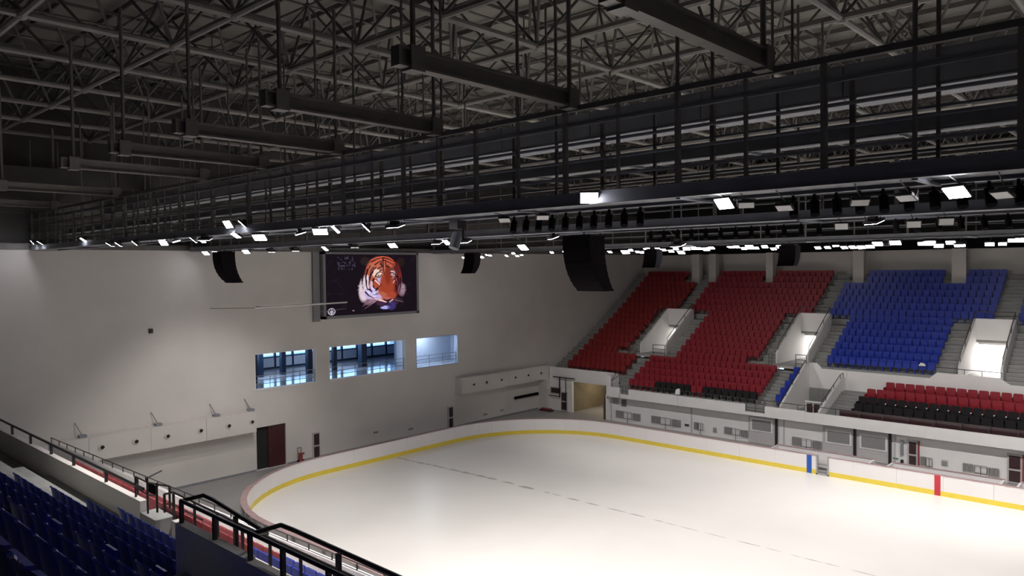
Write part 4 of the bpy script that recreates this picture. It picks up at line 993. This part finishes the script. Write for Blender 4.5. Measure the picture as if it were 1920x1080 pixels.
# parapet and rear wall of the near entrance box
tag(B(24.4, 60, 8.3, 8.5, 2.3, 6.2).build('near_parapet', 'plaster', loc=(30, 8.4, 2.3)), 'low pale parapet with thin rail right of the parapet gate', 'parapet')
tag(B(22.32, 23.42, 8.28, 9.0, 2.3, 5.98).build('gate_block', 'concrete', loc=(23, 8.6, 2.3)), 'small dark grey concrete block under the parapet gate', 'block')
tag(B(3, 22.3, 8.3, 8.5, 2.3, 6.28).build('near_parapet', 'plaster', loc=(20, 8.4, 2.3)), 'long dull grey parapet in front of the near blue seats', 'parapet')
tag(B(.9, 13.9, -11.9, 8.25, 0, 5.4).build('near_side_block', 'concrete', loc=(8, 0, 0)), 'grey concrete mass left of the near seats against the end wall', 'block')
tag(B(32.05, 34.4, 5.2, 5.36, 6.6, 8.66).build('entrance_rear_wall', 'bluegrey', loc=(33.2, 5.3, 6.6)), 'dark grey rear wall of the near entrance box below the thick rail', 'wall')
tag(B(34.42, 44, 5.2, 5.36, 5.6, 8.62).build('entrance_side_wall', 'plaster', loc=(39, 5.3, 5.6)), 'lighter grey wall right of the dark rear wall', 'wall')
tag(MB().prism([(32.05, 5.36, 5.5), (32.05, 8.5, 5.5), (32.05, 8.5, 6.2), (32.05, 5.36, 8.6)], (.14, 0, 0)).build('entrance_flank_wall', 'plaster', loc=(32.1, 7, 5.5)), 'sloping grey flank wall left of the near entrance', 'wall')
# thick near rails
def thick(pts, posts, r, label):
    q = empty('guard_rail', pts[0], label, 'railing')
    part(MB().path(pts, r, 8), 'top_rail', 'darkmetal', q)
    for p, z in posts: part(B(p[0]-r*.9, p[0]+r*.9, p[1]-r*.9, p[1]+r*.9, p[2], z), 'post', 'darkmetal', q)
thick([(32.1, 5.28, 9.02), (34.45, 5.28, 9.02), (37.2, 5.28, 9.02), (43.5, 5.28, 9.02)], [((x, 5.28, 8.62), 9.02) for x in (32.12, 33.3, 34.4, 35.3, 36.4, 37.6, 38.8)], .033, 'thick dark guard rail on the near entrance rear wall')
thick([(32.12, 5.28, 9.02), (32.2, 5.62, 9.05), (32.45, 5.66, 9.02), (34.2, 5.66, 8.86), (34.42, 5.28, 9.0)], [((33.3, 5.62, 8.3), 8.93)], .034, 'second thick dark handrail looping in front of the first')
thick([(34.45, 5.28, 9.02), (34.6, 5.66, 9.08), (34.9, 5.7, 9.06), (43.5, 5.7, 8.95)], [((36.0, 5.7, 8.2), 9.0), ((37.4, 5.7, 8.2), 8.98)], .034, 'third thick dark handrail at the bottom of the picture')
thick([(3.6, 8.4, 6.66), (12.0, 8.4, 6.64), (22.3, 8.4, 6.62)], [((x, 8.4, 6.28), 6.62) for x in (6.5, 9, 11.5, 14, 16.4, 19.4)], .045, 'long thick dark rail on top of the near parapet')
g = empty('parapet_gate', (22.5, 8.4, 5.9), 'dark tubular gate with a small black panel in the near railing', 'gate')
for x, y, z0, z1 in ((21.75, 8.4, 6.25, 6.87), (22.6, 8.4, 5.95, 7.0), (23.25, 8.4, 6.15, 6.97), (21.62, 8.5, 6.3, 6.8), (23.6, 8.6, 6.3, 6.9)): part(MB().bar((x, y, z0), (x, y, z1), .032), 'post', 'darkmetal', g)
part(MB().path([(21.75, 8.4, 6.87), (22.6, 8.4, 6.86), (23.25, 8.4, 6.93), (23.6, 8.6, 6.9)], .025), 'rail', 'darkmetal', g)
part(MB().path([(22.1, 9.0, 6.98), (22.6, 8.4, 6.99)], .025), 'rail', 'darkmetal', g); part(MB().path([(21.75, 8.4, 6.58), (22.6, 8.4, 6.5), (23.25, 8.4, 6.62)], .02), 'rail', 'darkmetal', g)
part(B(22.72, 23.12, 8.38, 8.42, 6.62, 6.87), 'black_panel', 'black', g)
thick([(23.74, 8.4, 6.75), (24.33, 8.4, 6.92), (28, 8.4, 6.88), (40, 8.4, 6.86)], [((23.74, 8.4, 6.25), 6.75)]+[((24.33+1.25*i, 8.4, 6.2), 6.88) for i in range(12)], .03, 'thin dark tubular rail right of the parapet gate')
thick([(23.74, 8.4, 6.48), (24.33, 8.4, 6.6), (26, 8.4, 6.55)], [], .02, 'lower short dark tube right of the parapet gate')
# lower terrace on the near side: red, then blue seats, outer white fascia and rail
lt = empty('near_lower_terrace', (30, 12, 2.2), 'white lower terrace between the near parapet and the rink', 'terrace')
part(B(.3, 60, 8.5, 11.3, 2.0, 2.3), 'slab', 'floor', lt)
for y0, y1, z in ((8.5, 9.5, 5.27), (9.5, 10.45, 4.72), (10.45, 11.3, 4.1)): part(B(3, 60, y0, y1, 2.3, z), 'tier', 'white', lt)
part(MB().prism([(3, 11.3, 0), (60, 11.3, 0), (60, 11.3, 5.05), (29, 11.3, 5.0), (3, 11.3, 4.55)], (0, .14, 0)), 'outer_parapet', 'white', lt)
NS = farseat_mb(-1); NSr = NS.mesh('terrace_seat', 'redseat'); NSb = farseat_mb(-1).mesh('terrace_seat', 'blueseat')
for j, (y, z) in enumerate(((9.15, 5.27), (10.1, 4.72))):
    for x in np.arange(15.2, 42, .5):
        bl = x > 27.3; 
        tag(inst(NSb if bl else NSr, 'blue_stadium_seat' if bl else 'red_stadium_seat', (x, y, z)), '%s seat beyond the near parapet, %s row, %s from the left' % ('blue' if bl else 'red', ['first', 'second'][j], nth(int((x-(27.3 if bl else 15.2))/.5))), 'seat', '%s seats on the lower near terrace' % ('blue' if bl else 'red'))
ro = lambda x: 4.78+.42*(min(x, 29)-3.2)/26
railing('outer_railing', [(3.2, 11.37, ro(3.2)-.3), (29, 11.37, ro(29)-.3), (44, 11.37, ro(29)-.3)], [(x, 11.37, ro(x)-.3) for x in np.arange(3.3, 44, 1.14)], .30, [], 'thin dark railing on the outer white parapet by the rink', 'darkmetal', .02)
print('floods', nflood, 'near seats', cnt, 'objects', len(bpy.data.objects))
